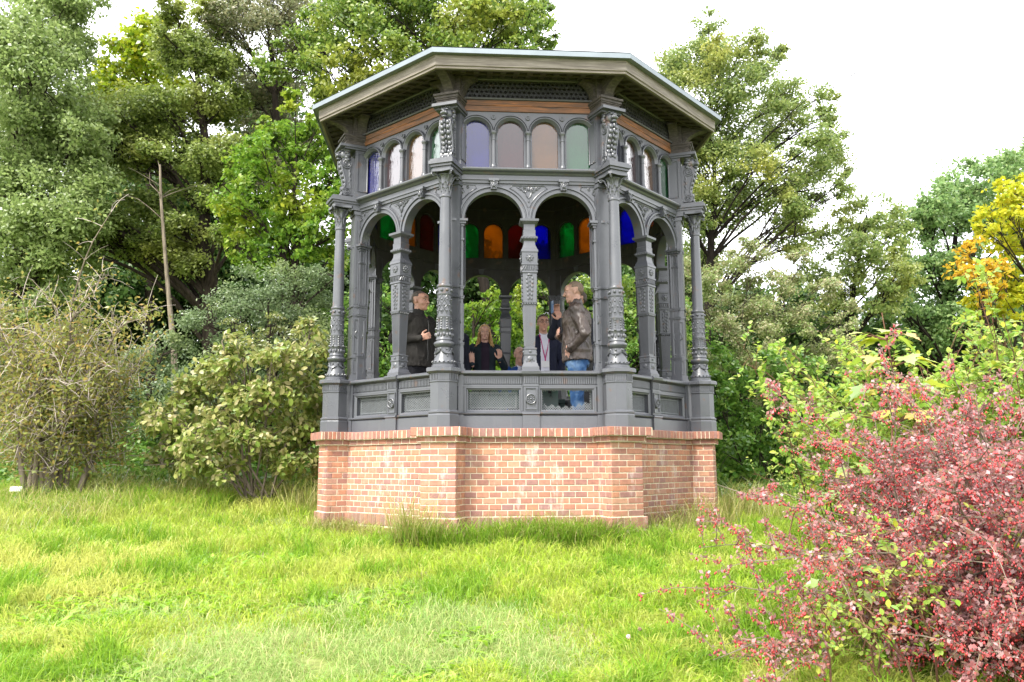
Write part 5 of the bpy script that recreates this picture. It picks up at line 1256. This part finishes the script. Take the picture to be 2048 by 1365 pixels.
def sprays(name, label, bx_, by_, n, Lr, leanr, leaf, LW, seed, cat='shrub', az=None, per=12, side=6, stem=BARK_R, sz=.004, spread=.25):
    """long arching canes with compound leaves"""
    rg = np.random.default_rng(seed); g = gz(bx_, by_); root = empty(name, (bx_,by_,g)); tag(root, label, cat, G3); mb = MB(); C, A, Nn = [], [], []
    for s in range(n):
        a = rg.uniform(*(az or (0,2*math.pi))); L = rg.uniform(*Lr); lean = rg.uniform(*leanr); d = np.array([math.cos(a), math.sin(a), 0]); p0 = np.array([rg.normal()*spread, rg.normal()*spread, -.03]); pts = []
        for i in range(13):
            t = i/12; pts.append(p0+d*lean*L*(t*.45+.55*t*t)+np.array([0,0,1])*L*(t-.42*lean*t*t*t)+rg.normal(size=3)*.015)
        mb.tube(pts, [sz*1.6*(1-.7*i/12) for i in range(13)], 5, False); pts = np.array(pts)
        for j in range(per):
            t = rg.uniform(.2,1)*12; i = min(11,int(t)); p = pts[i]+(pts[i+1]-pts[i])*(t-i); dd = unit((rg.normal(size=3)+np.array([0,0,.3])+d*.4)[None])[0]; Ls = rg.uniform(.05,.22)
            q = p+dd*Ls; limb(mb, p, q, sz*.6, sz*.3, .05, rg, 3, 3)
            for m_ in range(side):
                w_ = p+dd*Ls*(.3+.7*m_/max(1,side-1)); sd_ = rg.normal(size=3); sd_ -= dd*np.dot(sd_,dd); C.append(w_); A.append(dd*.5+sd_*.8); Nn.append(np.array([rg.normal()*.4,rg.normal()*.4-.25,1]))
    mb.build('stems', stem, root, 60); V, Q = broad(np.array(C), np.array(A), np.array(Nn), LW[0], LW[1], rg); qmesh('foliage', V, Q, leaf, root); return root
pt = at(1900,760,-3.2)
sprays('rose_bush','tall pale green rose bush with arching canes behind the barberry',pt[0],-3.2,120,(1.2,2.3),(.2,.8),LM['rose'],(.052,.036),91,per=20,side=8,spread=.5)
pt = at(1985,720,-3.7)
sprays('rambling_rose','rambling rose shooting highest at the right edge, over the barberry',pt[0],-3.7,50,(1.7,2.6),(.1,.5),LM['rose'],(.05,.034),92,per=20,side=8,spread=.35)
pt = at(1730,800,-2.2)
sprays('yellow_rose_shrub','yellow green rose thicket between the hedge shrub and the barberry',pt[0],-2.2,50,(.9,1.7),(.2,.8),LM['rose'],(.04,.026),93,per=15,side=6)
pt = at(1880,1150,-5.6)
sprays('young_rose','young rose with yellow green leaves growing out of the barberry front',pt[0],-5.72,15,(.5,1.05),(.2,.7),LM['rose'],(.034,.024),94,per=11,side=6,az=(2.0,5.0),spread=.2)
def maple_leaf():
    o = [(0,0),(.12,-.05),(.40,-.14),(.34,.02),(.42,.08),(.62,.30),(.44,.30),(.46,.42),(.24,.38),(.20,.52),(.26,.60),(.10,.66),(0,.86)]
    return o+[(-x,y) for x,y in o[-2:0:-1]]
def sapling(bx_, by_, H, seed, n, label, spread=.5):
    rg = np.random.default_rng(seed); g = gz(bx_,by_); root = empty('maple_sapling', (bx_,by_,g)); tag(root, label, 'sapling', G3); mb = MB(); V = []; Q = []; o = np.array(maple_leaf()); m_ = len(o)
    pts = [np.array([.02*math.sin(i),.02*math.cos(i*1.3),H*i/10]) for i in range(11)]; mb.tube(pts,[.012*(1-.7*i/10) for i in range(11)],5,False)
    for k in range(n):
        t = .3+.7*(k+.5)/n; p = pts[min(10,int(t*10))]; a = k*2.4+rg.normal()*.3; L = spread*(1.15-t)*rg.uniform(.6,1.1)+.06; d = np.array([math.cos(a),math.sin(a),.28]); q = p+d*L; limb(mb,p,q,.004,.002,.08,rg,4,4)
        s = rg.uniform(.10,.17)*(1.15 if H > 1 else .72); A = unit((np.array([d[0],d[1],-.25])+rg.normal(size=3)*.2)[None])[0]; Nn = np.array([rg.normal()*.25,rg.normal()*.25-.15,1.]); Nn -= A*np.dot(A,Nn); Nn /= np.linalg.norm(Nn); B = np.cross(Nn,A)
        b0 = len(V); V.append(q+A*.28*s-Nn*.0)
        for x,y in o: V.append(q+A*y*s+B*x*s+Nn*s*(.10*abs(x)-.22*y*y))
        for i in range(m_): Q.append((b0,b0+1+i,b0+1+(i+1)%m_))
    mb.build('stems', BARK_R, root, 60); qmesh('foliage', np.array(V), np.array(Q), LM['sapling'], root)
pt = at(1790,900,-4.3); sapling(pt[0],-4.3,2.0,95,80,'maple sapling with big bright green lobed leaves, taller than the barberry')
pt = at(1735,1120,-5.5); sapling(pt[0],-5.42,.74,96,26,'low maple seedling with pale lobed leaves at the barberry front',.22)

pt = at(1690,1180,-5.6)
sprays('wild_rose','wild rose with small green leaves among the lowest barberry branches',pt[0],-5.55,11,(.45,.85),(.2,.8),LM['rose'],(.03,.021),97,per=11,side=6,az=(2.0,5.4),spread=.2)
# ---------------------------------------------------------------- grass
def blades(P, H, Wd, lean, rg, seg=2):
    n = len(P); a = rg.uniform(0,2*math.pi,n); d = np.stack([np.cos(a),np.sin(a),np.zeros(n)],1); b = rg.uniform(0,2*math.pi,n); s = np.stack([np.cos(b),np.sin(b),np.zeros(n)],1)
    V = np.empty((n,6,3)); l = (lean*rg.uniform(.3,1.3,n))[:,None]; H = H[:,None]; W = Wd[:,None]
    m_ = P+d*l*H*.35+np.array([0,0,1])*H*.62; t = P+d*l*H*1.0+np.array([0,0,1])*H*(1-.35*np.minimum(l,1.2))
    V[:,0] = P-s*W*.5; V[:,1] = P+s*W*.5; V[:,2] = m_-s*W*.45; V[:,3] = m_+s*W*.45; V[:,4] = t-s*W*.08; V[:,5] = t+s*W*.08
    i = np.arange(n)[:,None]*6; return V.reshape(-1,3), np.concatenate([i+np.array([[0,1,3,2]]), i+np.array([[2,3,5,4]])])
def scatter(n, y0, y1, rg, pw=1.0, margin=.25):
    """points of the meadow inside the wedge the picture shows, with a margin beside it"""
    y = y0+(y1-y0)*rg.random(n)**pw; d = y-CAM[1]; x = CAM[0]+d*(rg.uniform(-.56-margin*.4,.78+margin*.4,n))
    return x, y
def off_pav(x, y):
    r = np.maximum(np.abs(x), np.abs(y)); q = np.maximum(r, (np.abs(x)+np.abs(y))*.7071); return q > 2.03
rg = np.random.default_rng(200)
x, y = scatter(330000,-6.3,4.2,rg,1.75); k = off_pav(x,y) & (vn(x,y,.22,7)+.5*vn(x,y,.07,8)> .30); x, y = x[k], y[k]
near = np.exp(-((np.maximum(np.abs(x),np.abs(y))-2.1)/.25)**2)
H = (.045+.10*vn(x,y,.30,3)**1.6+.05*vn(x,y,1.3,4))*rg.uniform(.6,1.7,len(x))+.03*np.clip((y+1)/3,0,1)
H = H+np.clip((-x-3.2)/2,0,1)*np.clip((y+3.5)/3,0,1)*.14*rg.random(len(x))
WORN = [(at(u,v,yy)[0], yy, r) for u, v, yy, r in ((480,1270,-5.0,.42),(800,1230,-4.7,.50),(640,1310,-5.3,.40),(260,1180,-4.3,.35),(1010,1290,-5.1,.36),(700,1150,-4.0,.30),(930,1190,-4.4,.30),(380,1340,-5.5,.35))]
worn = sum(np.exp(-(((x-a)/(r*1.5))**2+((y-b)/r)**2)) for a, b, r in WORN)*(.55+.9*vn(x,y,.18,10))
H = H*np.clip(1-.55*worn,.35,1)*.85
bl = .62*worn+.3*vn(x,y,.6,9)+.95*rg.random(len(x)) > 1.22
thin = bl & (rg.random(len(x)) < .2); x, y, H, bl = x[~thin], y[~thin], H[~thin], bl[~thin]; P = np.stack([x,y,ground(x,y)-.01],1)
tu = (~bl) & (vn(x,y,.20,21)+.5*vn(x,y,.75,22)+.25*rg.random(len(x)) > 1.05)
V, Q = blades(P[tu], H[tu]*1.25, rg.uniform(.004,.008,tu.sum()), .8, rg); tag(qmesh('tussock_grass', V, Q, LM['grass_deep']), 'deeper green tussocks dotted through the meadow grass', 'grass', None, 'stuff')
bl0, bl = bl, bl | tu
V, Q = blades(P[~bl], H[~bl], rg.uniform(.004,.0095,(~bl).sum())*(1+.05*(y[~bl]+6)), 1.0, rg); tag(qmesh('meadow_grass', V, Q, LM['grass']), 'short bright yellow green meadow grass in front of the pavilion', 'grass', None, 'stuff')
Pb = P[bl0]; V, Q = blades(Pb, rg.uniform(.04,.13,len(Pb)), rg.uniform(.003,.0055,len(Pb)), 1.3, rg); tag(qmesh('fescue_grass', V, Q, LM['grass_blue']), 'patches of fine bluish straw coloured fescue in the near meadow', 'grass', None, 'stuff')
# tall rough grass along the brick base and the far edges
X_, Y_, H_ = [], [], []
def tuft(cx, cy, r, n, h): X_.append(cx+rg.normal(size=n)*r); Y_.append(cy+rg.normal(size=n)*r*.6); H_.append(h*rg.uniform(.4,1.1,n))
for k in range(210): cx = rg.uniform(-1.25,1.25); tuft(cx,-2.10-rg.random()*.24,.09,42,rg.uniform(.14,.30)+(.08 if -.55 < cx < .75 else 0))
for k in range(90):
    a = rg.uniform(.35,.95); sg = 1 if rg.random() < .5 else -1; tuft(sg*(1.0+1.25*a),-2.25+1.35*a,.09,36,rg.uniform(.10,.24))
for u, n, h in ((815,260,.62),(850,240,.42),(905,160,.36),(960,160,.30),(1000,150,.26),(1090,170,.28),(1140,160,.30),(1190,140,.26)): tuft(at(u,1070,-2.3)[0],-2.36,.09,n,h)
for u, yy, n, h in ((1320,-1.9,200,.36),(1370,-1.5,260,.42),(1420,-1.2,260,.5),(1460,-.6,300,.55),(1510,-.4,260,.5),(1560,-.9,200,.4),(620,-.3,160,.5),(600,.2,160,.5)): tuft(at(u,1020,yy)[0],yy,.16,n,h)
for k in range(120):
    cy = rg.uniform(.6,2.2); tuft(rg.uniform(-6,-2.2),cy,.16,45,rg.uniform(.15,.45))
for k in range(60): tuft(rg.uniform(-6.5,-4.2),rg.uniform(-2.4,.8),.2,50,rg.uniform(.2,.42))
for k in range(40): tuft(rg.uniform(1.1,2.2),rg.uniform(-6.2,-4.2),.14,50,rg.uniform(.12,.3))
x = np.concatenate(X_); y = np.concatenate(Y_); H = np.concatenate(H_); k = off_pav(x,y); x, y, H = x[k], y[k], H[k]; P = np.stack([x,y,ground(x,y)-.01],1)
dk = (np.abs(x) < 1.6) & (y < -2) & (H < .4) & (rg.random(len(x)) < .7)
V, Q = blades(P[dk], H[dk], rg.uniform(.004,.009,dk.sum()), .9, rg); tag(qmesh('foot_grass', V, Q, LM['grass_deep']), 'deep green grass growing against the foot of the brick base', 'grass', None, 'stuff')
x, y, H, P = x[~dk], y[~dk], H[~dk], P[~dk]
V, Q = blades(P, H, rg.uniform(.003,.007,len(x)), .8, rg); tag(qmesh('tall_grass', V, Q, LM['grass_tall']), 'tall straw tipped grass along the brick base and under the shrubs', 'grass', None, 'stuff')
# low leafy undergrowth along the foot of the shrubs
xx = np.concatenate([rg.uniform(-8.5,-2.2,900), rg.uniform(2.2,7.5,700)]); yy = np.concatenate([rg.uniform(1.5,3.6,900), rg.uniform(.6,3.2,700)]); hh = np.clip((yy-1.3)*.35,.10,.75)*rg.uniform(.5,1.2,len(xx))
C = np.stack([xx, yy, ground(xx,yy)+hh*.6],1)[:,None,:]+rg.normal(size=(len(xx),60,3))*np.stack([.16+0*hh,.16+0*hh,hh*.45],1)[:,None,:]
C = C.reshape(-1,3); V, Q = leaves(C, .085,.055,.9, rg=rg); tag(qmesh('undergrowth', V, Q, LM['hedge']), 'low dark green undergrowth along the foot of the shrubs', 'undergrowth', None, 'stuff')
# broad leaved weeds
x, y = scatter(15000,-6.2,-1.5,rg,1.4); k = off_pav(x,y) & (vn(x,y,.8,11)+.3*vn(x,y,.3,12) > .72); x, y = x[k], y[k]; n = len(x); a = rg.uniform(0,2*math.pi,n)
V, Q = broad(np.stack([x,y,ground(x,y)+.01],1), np.stack([np.cos(a),np.sin(a),rg.uniform(.3,1.1,n)],1), np.stack([-np.cos(a)*.6,-np.sin(a)*.6,np.ones(n)],1), .10,.030,rg,curl=.35); tag(qmesh('broad_leaved_weeds', V, Q, LM['weed']), 'broad leaved weeds scattered through the meadow grass', 'weeds', None, 'stuff')
# a few flowers
def flower(nm, label, x, y, h, col, r):
    root = empty(nm, (x,y,gz(x,y))); tag(root, label, 'flower'); q = MB(); q.tube([(0,0,0),(.01,.005,h*.6),(.0,.0,h)],.0025,5); q.build('stem', LM['weed'], root)
    q = MB()
    for k in range(22):
        d = unit(rg.normal(size=(1,3)))[0]; q.ball((d[0]*r*.7,d[1]*r*.7,h+d[2]*r*.6),(r*.35,r*.35,r*.4),5,4)
    q.build('flower_head', simple(nm+'_petals', col, .6), root)
p = at(1257,1283,-5.15); flower('clover_flower','pale pink clover head in the grass at the lower right', p[0],-5.15,.11,(.6,.40,.45),.013)
p = at(1280,1272,-5.1); flower('plantain_head','brown plantain seed head beside the pink clover', p[0],-5.1,.13,(.2,.13,.08),.012)
p = at(235,960,1.4); flower('yellow_ragwort','yellow wild flower at the edge of the left shrubs', p[0],1.4,.42,(.75,.6,.03),.03)
